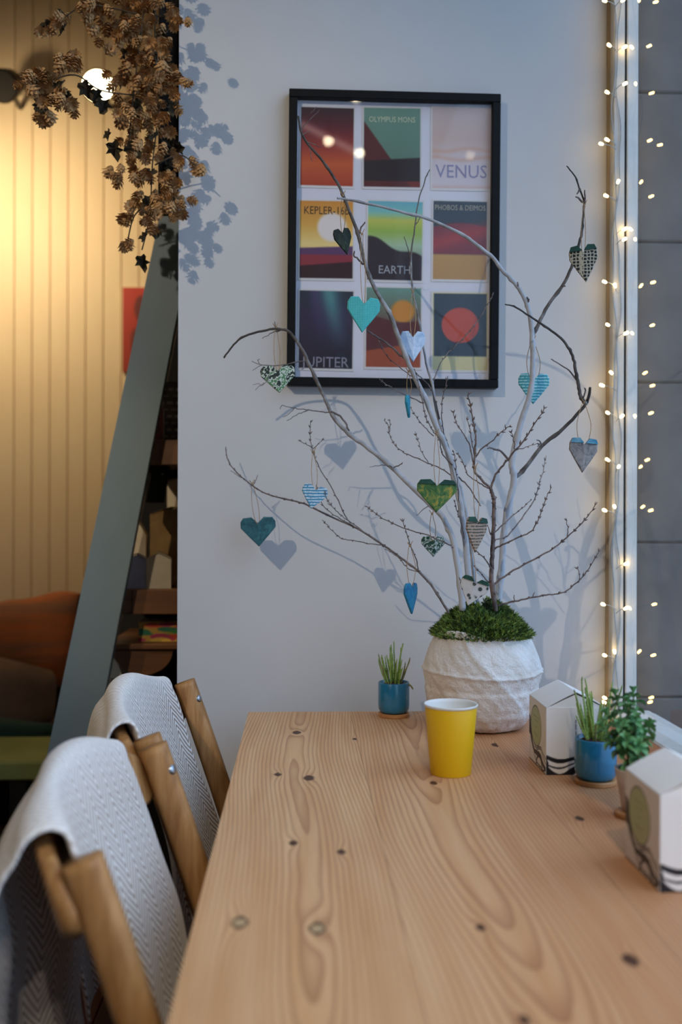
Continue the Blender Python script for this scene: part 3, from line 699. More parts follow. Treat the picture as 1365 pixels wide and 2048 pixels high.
# 6 thin upright branch passing in front of the middle posters
s6 = dd([(958, 1222), (946, 1130), (934, 1030), (915, 950), (888, 869), (873, 820), (866, 771), (853, 726), (840, 649), (826, 581), (823, 514), (830, 457), (836, 409), (850, 362), (860, 339)], 2.05, 2.06)
branch('thin upright pale branch rising in front of the middle column of posters', s6, 4.2, 1.0, [
    (dd([(823, 520), (816, 494), (809, 473)], 2.06, 2.05), 1.5, .8, 0), (dd([(832, 450), (838, 440), (842, 430)], 2.06, 2.05), 1.2, .8, 0),
    (dd([(866, 768), (876, 740), (890, 713), (917, 686), (954, 645), (978, 605), (988, 585)], 2.06, 2.12), 1.6, .8, .7),
    (dd([(905, 920), (890, 872), (885, 840), (885, 805), (890, 780), (896, 752)], 2.05, 2.02), 1.5, .8, 1.1),
    (dd([(880, 838), (872, 805), (862, 775), (838, 752), (832, 745)], 2.05, 2.04), 1.6, 1.0, .6)], age=(.05, .75))

# ------------------------------------------------------------------ paper hearts
def pat(name, kind, a, b, c=None, scale=1.0):
    t = NT(name); v = t.coord('Object', (scale,) * 3)
    if kind == 'grid':
        br = t.n('ShaderNodeTexBrick'); br.offset = 0; br.inputs['Scale'].default_value = 150; br.inputs['Mortar Size'].default_value = .03; br.inputs['Brick Width'].default_value = .5; br.inputs['Row Height'].default_value = .5
        br.inputs['Color1'].default_value = (*lin(a), 1); br.inputs['Color2'].default_value = (*lin(c or a), 1); br.inputs['Mortar'].default_value = (*lin(b), 1)
        sp = t.n('ShaderNodeSeparateXYZ'); cb = t.n('ShaderNodeCombineXYZ'); t.l(v, sp.inputs[0]); t.l(sp.outputs[0], cb.inputs[0]); t.l(sp.outputs[2], cb.inputs[1]); t.l(cb.outputs[0], br.inputs['Vector']); col = br.outputs[0]
    elif kind == 'text':
        wv = t.n('ShaderNodeTexWave', bands_direction='Z'); wv.inputs['Scale'].default_value = 52; wv.inputs['Distortion'].default_value = 1.0; wv.inputs['Detail'].default_value = 0; t.l(v, wv.inputs[0])
        f = t.math('MULTIPLY', wv.outputs[1], t.noise(v, 260, 1)); col = t.ramp(f, [(.30, a), (.38, b)])
    elif kind == 'hex':
        vo = t.n('ShaderNodeTexVoronoi', feature='DISTANCE_TO_EDGE'); vo.inputs['Scale'].default_value = 150; vo.inputs['Randomness'].default_value = .3; t.l(v, vo.inputs['Vector']); col = t.ramp(vo.outputs[0], [(.10, b), (.17, a)])
    elif kind == 'wave':
        wv = t.n('ShaderNodeTexWave', wave_type='RINGS', rings_direction='Y'); wv.inputs['Scale'].default_value = 9; wv.inputs['Distortion'].default_value = 9; wv.inputs['Detail Scale'].default_value = 9; t.l(v, wv.inputs[0])
        col = t.ramp(wv.outputs[1], [(.25, a), (.42, b), (.75, b), (.95, c or b)])
    elif kind == 'blob':
        vo = t.n('ShaderNodeTexVoronoi'); vo.inputs['Scale'].default_value = 75; vo.inputs['Randomness'].default_value = .6; t.l(v, vo.inputs['Vector']); col = t.ramp(vo.outputs['Distance'], [(.30, a), (.38, b), (.8, c or b)])
    else:
        col = t.ramp(t.noise(v, 55, 4, .6, 1.2), [(.34, a), (.5, b), (.66, c or b)])
    cr = t.noise(v, 40, 2); t.bump(cr, .15, .001); return t.done(col, .7)
HP = [(-.0, -1), (.55, -.35), (1, .22), (1, .60), (.84, .86), (.36, .90), (0, .52)]
def heart(lab, px, py, d, w_, h_, mat, hang, yaw=0, roll=0, fold=None, gap=6):
    c = P(px, py, d); root = empty('paper_heart', c); tag(root, lab, 'heart ornament', 'folded paper hearts on the branches')
    hx, hz = S(w_, d) / 2, S(h_, d) / 2; th = .0028
    poly = HP + [(-a, b) for a, b in reversed(HP[1:-1])]; n = len(poly)
    ry = Matrix.Rotation(R(yaw), 4, 'Z') @ Matrix.Rotation(R(roll), 4, 'Y')
    vs = []
    for s_, ins in ((-1, .94), (-.4, 1), (.4, 1), (1, .94)):
        for (a, b) in poly: vs.append(Vector((a * hx * ins, s_ * th + (abs(a) - .5) * .003, b * hz * ins)))
    m0 = len(vs); vs += [Vector((0, -th - .0015, -.2 * hz)), Vector((0, th - .0015, -.2 * hz))]
    fs = []
    for k in range(3):
        for i in range(n): fs.append((k * n + i, k * n + (i + 1) % n, k * n + n + (i + 1) % n, k * n + n + i))
    for i in range(n): fs.append((m0, (i + 1) % n, i)); fs.append((m0 + 1, 3 * n + i, 3 * n + (i + 1) % n))
    g = G().add([c + ry.to_3x3() @ v for v in vs], fs); g.build('folded_body', mat, root)
    if fold:
        for s_ in (-1, 1):
            tri = [(.06 * s_, .62), (.36 * s_, .895), (.84 * s_, .86), (.98 * s_, .62)]
            vv = []
            for yy in (-th - .0022, -th - .0008): vv += [c + ry.to_3x3() @ Vector((a * hx, yy + (abs(a) - .5) * .003, b * hz)) for a, b in tri]
            G().add(vv, [(0, 1, 2, 3), (7, 6, 5, 4), (0, 4, 5, 1), (1, 5, 6, 2), (2, 6, 7, 3), (3, 7, 4, 0)]).build('folded_corner', fold, root)
    top = P(*hang); no = c + ry.to_3x3() @ Vector((0, -th - .001, .42 * hz)); nb = c + ry.to_3x3() @ Vector((0, th + .001, .42 * hz))
    gp = S(gap, d); mid = (top + no) * .5
    g = G(); r_ = .0007
    loop = [no, no.lerp(top, .12) + Vector((-gp * .7, 0, 0)), mid + Vector((-gp, -.002, 0)), top.lerp(no, .08) + Vector((-gp * .4, -.004, 0)), top + Vector((0, -.004, .002)), top + Vector((0.003, .003, .002)), top.lerp(no, .1) + Vector((gp * .4, .002, 0)), mid + Vector((gp, .002, 0)), nb.lerp(top, .12) + Vector((gp * .7, 0, 0)), nb]
    g.tube(spline(loop, 4), r_, 5)
    g.tube([top + Vector((.0, -.005, .0)), top + Vector((-.006, -.008, .008))], r_ * 1.2, 5); g.tube([top + Vector((.0, -.005, .0)), top + Vector((.005, -.007, .010))], r_ * 1.2, 5)
    g.ball(top + Vector((0, -.005, 0)), .002, 6, 4)
    g.build('string', M_string, root, True)
DG = mottled('dark_green_fold', '0f3a2e', '1c5040', 60, .7)
BF = mottled('blue_fold', '2f7f9c', '78a6b4', 60, .7)
heart('small dark green black paper heart beside the tall branch, over the sun poster', 688, 482, 1.965, 38, 56, pat('dark_leaf_paper', 'n', '0e1711', '1c2a1e', '33432c'), (686, 393, 1.955), 20, -14, gap=5)
heart('bright turquoise checked paper heart in front of the lower posters', 727, 628, 1.94, 66, 76, pat('turquoise_check_paper', 'grid', '3fb0ae', '6fd0cc', '35a5a6'), (724, 470, 1.965), 5, 4, gap=5)
heart('crumpled pale sky blue paper heart between two branches over the posters', 826, 692, 2.02, 52, 66, pat('pale_blue_paper', 'n', '9fbbd8', 'c2d3e6', 'd5e0ee'), (826, 585, 2.055), 8, 0)
heart('thin teal paper heart turned edge on below the picture frame', 817, 812, 1.99, 40, 48, pat('teal_edge_paper', 'n', '1f7f96', '2f93a8', '1a6a84'), (817, 744, 2.0), 76, 0, gap=5)
heart('white and green leaf patterned heart by the lower picture frame corner', 557, 757, 2.08, 70, 58, pat('fan_leaf_paper', 'wave', '23352a', 'd0d8ca', '4e7f52'), (552, 656, 2.1), 6, -4)
heart('light turquoise heart with pale dashes behind the stout pale branch', 1068, 776, 2.03, 62, 66, pat('dashed_turquoise_paper', 'text', '3fa0ae', 'a8dbe0'), (1066, 682, 2.0), -4, 2, gap=14)
heart('dark heart with cream honeycomb pattern hanging highest beside the fairy lights', 1169, 526, 1.93, 56, 80, pat('honeycomb_paper', 'hex', '1a201d', 'bdb59e'), (1168, 412, 1.95), -12, -6, DG, gap=5)
heart('grey mottled paper heart hanging lowest from the hooked side branch', 1167, 909, 1.96, 60, 74, pat('grey_feather_paper', 'n', '5c5c5e', '8d8783', 'a39a94'), (1168, 806, 1.975), 8, 4, BF, gap=15)
heart('large green and gold fern print heart above the vase', 874, 990, 1.93, 80, 70, pat('fern_gold_paper', 'n', '1d4a26', '48743a', 'a8963a'), (873, 868, 1.975), 0, 2, DG)
heart('light blue heart with rows of tiny script on the low branch', 628, 993, 2.05, 52, 50, pat('script_blue_paper', 'text', '4f8fae', 'cfe0e6'), (627, 906, 2.085), 10, 14)
heart('dark teal paper heart hanging at the tip of the low branch by the wall', 517, 1062, 2.225, 70, 62, pat('marbled_teal_paper', 'n', '1a4a56', '26606c', '3a7480'), (505, 968, 2.225), -4, -3)
heart('small green and white fern heart behind the pale stems', 867, 1092, 2.08, 48, 44, pat('fern_white_paper', 'wave', '1f4a3a', 'b9c9c8', '2f5a48'), (864, 1028, 2.0), 6, 0)
heart('narrow beige heart with dark script and green top corners above the moss', 953, 1068, 1.93, 50, 76, pat('beige_script_paper', 'text', 'a58d78', '4b463c'), (950, 936, 1.95), 26, 6, DG, gap=6)
heart('narrow deep blue folded heart hanging lowest, left of the moss', 823, 1195, 1.985, 56, 66, pat('deep_blue_paper', 'n', '17608a', '1f769a', '2b8a96'), (820, 1092, 1.995), 58, 2, gap=9)
heart('white heart with dark leaf blotches resting on the moss', 946, 1182, 1.945, 58, 62, pat('blotched_white_paper', 'blob', '35403c', 'c6c2be', 'cfccc8'), (944, 1090, 1.955), -10, 18, DG, gap=4)

# ------------------------------------------------------------------ framed picture
FY = WALL_Y - .028; tl = P(577, 178, FY); br_ = P(999, 775, FY); fw_, fh = br_.x - tl.x, tl.z - br_.z
pc = Vector(((tl.x + br_.x) / 2, WALL_Y, (tl.z + br_.z) / 2))
pic = empty('framed_picture', pc); pic['_w'] = (0, 0, 0); pic.rotation_euler = (0, R(.35), 0)
tag(pic, 'black framed set of nine small colourful posters on the white wall', 'picture')
bw = S(17, FY); hx, hz = fw_ / 2, fh / 2
for nm, b in (('frame_rail', (-hx, hx, -.03, 0, hz - bw, hz)), ('frame_rail', (-hx, hx, -.03, 0, -hz, -hz + bw)), ('frame_stile', (-hx, -hx + bw, -.03, 0, -hz + bw, hz - bw)), ('frame_stile', (hx - bw, hx, -.03, 0, -hz + bw, hz - bw))):
    G().box(*b, .0015).build(nm, M_black, pic)
G().box(-hx + bw * .5, hx - bw * .5, -.010, -.001, -hz + bw * .5, hz - bw * .5).build('backing_card', M_mat, pic)
mesh('glass_pane', [(-hx + bw * .6, -.022, -hz + bw * .6), (hx - bw * .6, -.022, -hz + bw * .6), (hx - bw * .6, -.022, hz - bw * .6), (-hx + bw * .6, -.022, hz - bw * .6)], [(0, 1, 2, 3)], M_pglass, pic)
def C3(c): return np.array(c, float).reshape(1, 1, 3)
def hexa(h): return [int(h[i:i + 2], 16) for i in (0, 2, 4)]
def vgrad(V, *st):
    pos = [p for p, _ in st]; cols = np.array([hexa(c) for _, c in st], float)
    return np.stack([np.interp(V, pos, cols[:, k]) for k in range(3)], -1)
def over(img, mask, col): m = np.clip(mask, 0, 1)[..., None]; return img * (1 - m) + C3(hexa(col)) * m
def disc(U, V, cx, cy, r, asp=1.47, soft=.02): return np.clip((r - np.sqrt((U - cx) ** 2 + ((V - cy) * asp) ** 2)) / soft + .5, 0, 1)
def hill(U, V, h, soft=.015): return np.clip((h - V) / soft + .5, 0, 1)
def margin(img, U, V, col='d8d4d2', b=.035):
    e = np.minimum(np.minimum(U, 1 - U), np.minimum(V, 1 - V) * 1.47); return over(img, (e < b).astype(float), col)
def q1(U, V):
    im = vgrad(V, (0, 'a83a20'), (.3, 'c85a2a'), (.5, '9a3428'), (.75, '5e1c24'), (1, '301820')); return over(im, np.exp(-((V - .62 + .32 * (U - .5)) / .06) ** 2) * .55, 'd8a898')
def q2(U, V):
    im = vgrad(V, (0, '7a2a22'), (.10, '7a2a22'), (.12, '5a7a68'), (1, '6f9584')); im = over(im, hill(U, V, .85 - 1.0 * U), '5a2422'); return over(im, (V > .10) * hill(U, V, .34 + .05 * U), '2a1c1c')
def q3(U, V):
    im = vgrad(V, (0, 'd8a898'), (.08, 'd5c9cc'), (.35, 'd2c4c6'), (.6, 'ceb2a6'), (1, 'c9b6b4'))
    for y in (.38, .48): im = over(im, np.exp(-((V - y - .02 * np.sin(U * 7 + y * 20)) / .025) ** 2) * .5, 'd49a78')
    return im
def q4(U, V):
    im = vgrad(V, (0, 'e8c070'), (.45, 'f0d488'), (.7, 'd9a548'), (1, 'd08a34')); im = over(im, disc(U, V, .60, .66, .26, soft=.06), 'e6dcd6')
    im = over(im, hill(U, V, .40 + .03 * U), '5c3a62'); im = over(im, hill(U, V, .32), '8f2f3a'); return over(im, hill(U, V, .18 + .06 * U), '35171c')
def q5(U, V):
    im = vgrad(V, (0, '3a3436'), (.45, 'a8c4a4'), (.62, '9ab850'), (.75, 'c4c65a'), (.85, '7fc0b8'), (1, '6aaec0')); return over(im, hill(U, V, .56 - .26 * U + .03 * np.sin(U * 9)), '33262c')
def q6(U, V):
    im = vgrad(V, (0, 'b98a4a'), (.33, 'bf914f'), (.34, '2c3038'), (1, '333e46')); im = over(im, (V > .34) * hill(U, V, .66 + .06 * np.sin(U * 3.1)), '7d2a30'); return over(im, (V > .34) * np.exp(-((V - .55 - .2 * (U - .5)) / .09) ** 2) * .7, 'b23a34')
def q7(U, V):
    im = vgrad(V, (0, '201c28'), (.3, '2a2236'), (.7, '332a44'), (1, '26303c')); im = over(im, np.exp(-((U - .62 + .3 * (V - .7)) / .16) ** 2) * np.clip((V - .25) * 1.6, 0, 1) * .85, '5a9a9c')
    return over(im, np.exp(-((U - .35 + .2 * (V - .7)) / .1) ** 2) * np.clip((V - .3) * 1.5, 0, 1) * .5, '5c4480')
def q8(U, V):
    im = vgrad(V, (0, '8a3a28'), (.4, '6a3430'), (.75, '6f7a68'), (1, '6f9a8c')); im = over(im, disc(U, V, .66, .70, .2, soft=.06), 'd08a34'); im = over(im, hill(U, V, .62 + .05 * np.sin(U * 4 + 2)), '5c2c2c')
    return over(im, hill(U, V, .22 + .12 * U) * .8, 'b05430')
def q9(U, V):
    im = np.ones(U.shape + (3,)) * C3(hexa('2d3a44')); im = over(im, hill(U, V, .20), 'd2c894'); im = over(im, disc(U, V, .5, .58, .32), 'bf4a34'); return margin(im, U, V, 'd2c894', .05)
cards = [(598, 709, 212, 378, q1, None), (724, 843, 212, 380, q2, ('OLYMPUS MONS', .84, .13, 'c8cfae')), (861, 984, 210, 382, q3, ('VENUS', .22, .30, '8d86a8')),
         (597, 709, 399, 563, q4, ('KEPLER-16b', .86, .20, '4a3420')), (733, 848, 399, 566, q5, ('EARTH', .15, .20, 'a8aab0')), (864, 977, 398, 564, q6, ('PHOBOS & DEIMOS', .90, .13, 'a8a290')),
         (597, 710, 579, 743, q7, ('JUPITER', .10, .26, '8f8a98')), (731, 846, 572, 740, q8, None), (864, 980, 581, 745, q9, None)]
CY = -.0112
for (xa, xb, ya, yb, fn, txt) in cards:
    a = P(xa, ya, WALL_Y + CY); b = P(xb, yb, WALL_Y + CY); cw, ch = b.x - a.x, a.z - b.z
    mtx = Matrix.Translation(((a.x + b.x) / 2 - pc.x, CY, (a.z + b.z) / 2 - pc.z)) @ Matrix.Rotation(R(rnd.uniform(-.4, .4)), 4, 'Y')
    def wrap(U, V, fn=fn): return margin(fn(U, V), U, V)
    cardo = painted_grid('poster_card', cw, ch, 56, 84, wrap, M_print, pic, mtx)
    if txt:
        s_, tv, sz, colr = txt; tm = mottled('poster_lettering', colr, colr, 5, .6)
        text_mesh('lettering', s_, cw * sz, tm, cardo, Matrix.Translation((0, -.0004, (tv - .5) * ch)) @ Matrix.Rotation(R(90), 4, 'X'), .0001, .92 if len(s_) < 8 else .80)

# ------------------------------------------------------------------ cup
cc = PZ(902, 1546, TZ); cc = Vector((cc.x, cc.y, TZ)); u = S(1, cc.y)
hcup = .117
cup = empty('paper_cup', cc); tag(cup, 'plain yellow paper cup with white rolled rim on the table', 'cup')
G().lathe([(.0, .006), (.0325, .006), (.0328, .001), (.0335, 0), (.0342, .001), (.0435, hcup - .005), (.0430, hcup - .004), (.0430, hcup - .005), (.0337, .004), (.0, .004)], cc, 64).build('cup_wall', M_cup, cup, True)
G().lathe([(.0, .008), (.0328, .008), (.0418, hcup - .005), (.0426, hcup - .004), (.0436, hcup - .005), (.0449, hcup - .0035), (.0452, hcup - .0012), (.0442, hcup), (.0425, hcup - .0012), (.0412, hcup - .006), (.0320, .0095), (.0, .0095)], cc, 64).build('cup_lining', M_cupw, cup, True)

# ------------------------------------------------------------------ boxes with a curved gable lid
def wave_print(kind):
    def f(U, V):
        im = np.ones(U.shape + (3,)) * C3(hexa('eeebe7'))
        if kind == 'side':     # U runs from far (0) to near (1)
            base = np.interp(U, [0, .08, .16, .24, .34, .46, .6, .72, .84, 1.0], [.66, .62, .46, .32, .24, .24, .31, .33, .26, .20])
            for k, (o_, t_) in enumerate(((0.02, .010), (-.03, .010), (-.10, .034), (-.19, .012))):
                sh = base + o_ * (1 + .5 * np.sin(U * 7 + k)); slope = 1 + 2.2 * np.clip((.26 - U) / .15, 0, 1); im = over(im, np.clip((t_ * slope - np.abs(V - sh)) / .008 + .5, 0, 1), '17171e')
            im = over(im, np.clip((.022 - np.abs(np.sqrt(((U - .62) / .9) ** 2 + (V + .02) ** 2) - .20)) / .006 + .5, 0, 1), '17171e')
            e = np.sqrt(((U - .42) / .30) ** 2 + ((V - .60) / .30) ** 2); im = over(im, np.clip((1.05 - e) / .02 + .5, 0, 1), '17171e'); im = over(im, np.clip((1.0 - e) / .02 + .5, 0, 1), 'b6c190')
            for y, l in ((.74, .32), (.68, .2), (.58, .08), (.48, .2), (.45, .16)):
                im = over(im, ((np.abs(V - y) < .007) & (np.abs(U - .42) < l * .55) & (np.sin(U * 160 + y * 90) > -.4)).astype(float), '4f5836')
            im = over(im, (V < .012).astype(float), '2a2a30')
        else:
            def below(h, c):
                nonlocal im; im = over(im, np.clip((h - V) / .010 + .5, 0, 1), c)
            UU = [0, .1, .2, .3, .4, .5, .6, 1]
            for hs, c_ in (((.30, .26, .235, .235, .255, .275, .28, .24), '17171e'), ((.24, .195, .17, .175, .205, .225, .23, .2), 'eeebe7'), ((.17, .13, .11, .12, .16, .185, .19, .16), '17171e'),
                           ((.15, .105, .085, .095, .14, .168, .172, .14), 'eeebe7'), ((.15, .06, .012, .025, .09, .14, .145, .1), '17171e'), ((-.1, -.1, -.1, -.1, -.04, .03, .045, .0), 'eeebe7')):
                sm = np.interp(U, UU, hs); sm = (sm + np.interp(np.clip(U - .03, 0, 1), UU, hs) + np.interp(np.clip(U + .03, 0, 1), UU, hs)) / 3; below(sm, c_)
            im = over(im, ((U < .035) & (V < .26 - U * 2)).astype(float), '17171e')
        return im
    return f
def gable_box(name, c, lab, cat, mats=None, grp=None, W=.100, D=.120, Hh=.112, rise=.024, prt=True, rot=0.0, card=None):
    """c = base corner (front, left) of the box"""
    root = empty(name, c); root['_w'] = (0, 0, 0); root.rotation_euler = (0, 0, rot); tag(root, lab, cat, grp); card = card or M_box
    G().box(0, W, 0, D, 0, Hh).build('carton', card, root)
    n = 12; arc = []
    for i in range(n + 1):
        t = i / n; q = 1 - abs(2 * t - 1); arc.append((W * t, Hh + rise * (q ** .92)))
    g = G(); vs = []; lift = .0016
    for y in (-.001, D + .0005):
        vs += [(x_, y, z_ + lift * (.3 + 1.2 * math.sin(math.pi * min(1, i / n * 1)))) for i, (x_, z_) in enumerate(arc)]
    m_ = n + 1
    vs += [(x_, y_, z_ - .0012) for (x_, y_, z_) in vs]
    fs = [(i, i + 1, m_ + i + 1, m_ + i) for i in range(n)] + [(2 * m_ + i, 3 * m_ + i, 3 * m_ + i + 1, 2 * m_ + i + 1) for i in range(n)]
    fs += [(i, 2 * m_ + i, 2 * m_ + i + 1, i + 1) for i in range(n)] + [(m_ + i, m_ + i + 1, 3 * m_ + i + 1, 3 * m_ + i) for i in range(n)]
    g.add(vs, fs); g.build('lid_flap', card, root)
    poly = [(0, Hh)] + [(x_, z_ - .002) for x_, z_ in arc[1:-1]] + [(W, Hh)]
    G().prism(poly, .0005, .0015).build('gable_end', card, root); G().prism(poly, D - .0015, D - .0005).build('gable_end', card, root)
    if prt:
        painted_grid('printed_front', W, Hh, 90, 90, wave_print('front'), M_print, root, Matrix.Translation((W / 2, -.0006, Hh / 2)), .0004)
        painted_grid('printed_side', D, Hh, 100, 100, wave_print('side'), M_print, root, Matrix.Translation((-.0006, D / 2, Hh / 2)) @ Matrix.Rotation(R(-90), 4, 'Z'), .0004)
        text_mesh('lettering', 'the treats company', .0042, M_ink, root, Matrix.Translation((W * .50, -.0010, Hh * .60)) @ Matrix.Rotation(R(90), 4, 'X') @ Matrix.Rotation(R(90), 4, 'Z'), .0001) if False else None
        g = G(); r_ = random.Random(5)
        zz = Hh * .44
        while zz < Hh * .82:
            h_ = r_.uniform(.0008, .0022); g.box(W * .5 - .0006, W * .5 + .0006 * r_.uniform(.3, 1.3), -.0011, -.0006, zz, zz + h_); zz += h_ + r_.choice((.0007, .0007, .0022))
        g.build('small_print', M_ink, root)
    return root
b1 = PZ(1093, 1550, TZ); b2 = PZ(1321, 1785, TZ)
gable_box('gift_box', (b1.x, b1.y, TZ), 'white gable carton with sage oval beside the plaster vase', 'box', grp='white gable cartons on the table')
gable_box('gift_box', (b2.x, b2.y, TZ), 'white gable carton in front of the pale pot with bushy leaves', 'box', grp='white gable cartons on the table')

# ------------------------------------------------------------------ potted plants and coasters
def coaster(c, r, lab):
    o = G().lathe([(0, 0), (r - .0015, 0), (r, .0015), (r, .0065), (r - .0015, .008), (0, .008)], c, 40).build('wooden_coaster', M_coaster, None, False); tag(o, lab, 'coaster', 'round wooden coasters under the pots')
def stalk(base, d, L, r, bend, mat, root, seed):
    r_ = random.Random(seed); n = max(10, int(L / .0026)); pts = []; rad = []; p = Vector(base); d = d.normalized()
    for i in range(n + 1):
        pts.append(p.copy()); p = p + d * (L / n); d = (d + Vector((0, 0, bend)) / n + Vector((r_.gauss(0, .02), r_.gauss(0, .02), 0))).normalized()
        rad.append(r * (1.12 if i % 2 else .82) * (1 - .35 * (i / n) ** 3))
    rad[-1] *= .4
    G().tube(pts, rad, 7).build('stem', mat, root, False)
def pot_plant(px, py, lab, seed, hgt, col_mix, d_scale=1.0):
    b = PZ(px, py, TZ); c = Vector((b.x, b.y, TZ + .008)); root = empty('potted_succulent', c); tag(root, lab, 'potted plant', 'blue pots of upright succulents')
    coaster(Vector((b.x, b.y, TZ)), .0335, 'round wood coaster under ' + ('the blue pot near the wall corner of the table' if seed == 1 else 'the blue pot between the two white cartons'))
    r = .0335
    G().lathe([(0, 0), (.024, 0), (.029, .002), (.0325, .008), (r, .018), (r, .064), (r - .0012, .0655), (r - .003, .064), (r - .0035, .055), (0, .055)], c, 48).build('pot', M_teal, root, True)
    g = G().lathe([(0, .056), (.028, .056), (.0292, .0575), (.020, .0625), (0, .065)], c, 24, fn=lambda a, z, th, i: (a, z + .001 * math.sin(th * 5 + i))).build('soil', M_soil, root, True)
    r_ = random.Random(seed * 7)
    for k in range(34):
        a = r_.uniform(0, 6.283); q = .017 * math.sqrt(r_.random()); bs = (c.x + q * math.cos(a), c.y + q * math.sin(a), c.z + .060)
        L = hgt * r_.uniform(.35, .8) if k > 6 else hgt * r_.uniform(.8, 1.08)
        tilt = .12 + .45 * r_.random() * (q / .017)
        stalk(bs, Vector((math.cos(a) * tilt, math.sin(a) * tilt, 1)), L, .0017 * d_scale, .35, M_stalk if r_.random() < col_mix else M_stalkb, root, seed * 100 + k)
    return root, c
pr, pcn = pot_plant(788, 1432, 'blue glazed pot of olive green finger succulents near the wall corner of the table', 1, .086, .65)
stalk((pcn.x + .022, pcn.y - .012, pcn.z + .062), Vector((1, -.3, .35)), .024, .0021, -2.2, M_stalkb, pr, 77)
pr2, pcn2 = pot_plant(1192, 1566, 'blue glazed pot of bright green upright succulents between the two white cartons', 2, .100, .8, 1.05)
# pale pot with bushy sedum
b = PZ(1268, 1633, TZ); c = Vector((b.x, b.y, TZ + .008)); root = empty('potted_sedum', c); tag(root, 'slim pale pot with bushy round leaved green sedum behind the carton', 'potted plant')
coaster(Vector((b.x, b.y, TZ)), .0265, 'round wood coaster under the slim pale pot')
G().lathe([(0, 0), (.014, 0), (.0165, .002), (.0265, .060), (.0270, .062), (.0255, .062), (.024, .056), (0, .055)], c, 40).build('pot', M_pinkpot, root, True)
G().lathe([(0, .056), (.0235, .056), (.018, .060), (0, .061)], c, 20).build('soil', M_soil, root, True)
lv = []; lf = []
for i, (t, w_) in enumerate(((0, .12), (.25, .55), (.55, 1.0), (.8, .85), (1.0, .12))):
    for s_, zz in ((-1, .10), (-.5, -.06), (0, -.12), (.5, -.06), (1, .10)):
        lv.append((s_ * .0052 * w_, t * .0165, zz * .008 * w_ + .004 * math.sin(t * 2.4) - .005 * t * t))
for i in range(4):
    for k in range(4): lf.append((i * 5 + k, i * 5 + k + 1, i * 5 + 6 + k, i * 5 + 5 + k))
m0 = len(lv); lv += [(x_, y_, z_ - .0016) for x_, y_, z_ in lv]; lf += [tuple(m0 + i for i in reversed(f)) for f in list(lf)]
leafmesh = bpy.data.meshes.new('leaf'); leafmesh.from_pydata(lv, [], lf); leafmesh.materials.append(M_leaf); leafmesh.polygons.foreach_set('use_smooth', [True] * len(lf))
r_ = random.Random(21)
tips = [(1232, 1392, 1.47), (1268, 1386, 1.46), (1256, 1405, 1.42), (1216, 1430, 1.44), (1208, 1455, 1.42), (1240, 1450, 1.40), (1272, 1440, 1.40), (1302, 1450, 1.45), (1290, 1470, 1.42), (1222, 1480, 1.41), (1252, 1478, 1.39), (1276, 1490, 1.39)]
for (px, py, d) in tips:
    tip = P(px, py, d); bs = c + Vector((r_.uniform(-.008, .008), r_.uniform(-.008, .008), .058))
    pts = spline([bs, bs.lerp(tip, .5) + Vector((0, 0, .012)), tip], 6)
    G().tube(pts, [.0016 - .0007 * i / (len(pts) - 1) for i in range(len(pts))], 6).build('stem', M_stalkb, root, True)
    n = len(pts)
    L = sum((pts[i + 1] - pts[i]).length for i in range(n - 1)); layers = 5
    for q in range(layers):
        t = 1 - q * (.0115 / max(L, .05)); p = pts[max(0, min(n - 1, int(round(t * (n - 1)))))] if q else pts[-1]
        f = t * (n - 1); i0 = min(n - 2, int(f)); p = pts[i0].lerp(pts[i0 + 1], f - i0); tn = (pts[i0 + 1] - pts[i0]).normalized()
        a0 = r_.uniform(0, 6.28); cnt = 4
        for k in range(cnt):
            a = a0 + 6.283 * k / cnt
            up_t = Matrix.Rotation(a, 4, 'Z') @ Matrix.Rotation(R(60 if q == 0 else (30 - 14 * q)), 4, 'X')
            zq = Vector((0, 0, 1)).rotation_difference((tn + Vector((0, 0, .6))).normalized()).to_matrix().to_4x4()
            sc = (.75 if q == 0 else 1.0) * r_.uniform(.8, 1.15)
            o = bpy.data.objects.new('leaf', leafmesh); COL.objects.link(o); o.parent = root
            o.matrix_local = Matrix.Translation(p - c) @ zq @ up_t @ Matrix.Scale(sc, 4)

# ------------------------------------------------------------------ fairy lights
LD = JAMB_Y - .022
leds = [(1246, 1), (1211, 2), (1220, 91), (1249, 95), (1250, 168), (1216, 185), (1216, 280), (1204, 288), (1237, 364), (1214, 392), (1249, 459), (1249, 479), (1211, 564), (1231, 572), (1217, 650), (1252, 667), (1224, 746), (1206, 771), (1217, 826), (1244, 833), (1217, 920), (1238, 934), (1230, 1014), (1211, 1021), (1252, 1128), (1208, 1209), (1252, 1217), (1230, 1304), (1211, 1311), (1211, 1396), (1210, 1405)]
fz = P(1235, 1440, LD); fairy = empty('fairy_lights', (fz.x, fz.y, fz.z)); tag(fairy, 'string of warm white fairy lights on clear wire down the window frame', 'string lights')
g = G()
for off, ph in ((-4, 0.0), (5, 1.7)):
    pts = [P(1233 + off + 4 * math.sin(y * .021 + ph) + 2 * math.sin(y * .05 + ph), y, JAMB_Y - .004) for y in range(-180, 1441, 30)]
    g.tube(spline(pts, 2), .0011, 6)
g.build('wire', M_wire, fairy, True)
for i, (px, py) in enumerate(leds):
    d = LD + ((i * 37) % 7 - 3) * .003
    p = P(px, py, d); q = P(1233, py + 10, JAMB_Y - .005); dr = (p - q).normalized()
    ld = G().tube(spline([q, q.lerp(p, .5) + Vector((0, 0, .003)), p], 3), .0009, 5).build('lead', M_wire, fairy, True)
    g = G(); g.tube([p - dr * .004, p, p + dr * .006, p + dr * .008], [.0024, .0034, .0033, .0012], 8); g.build('bulb', M_led, fairy, True)

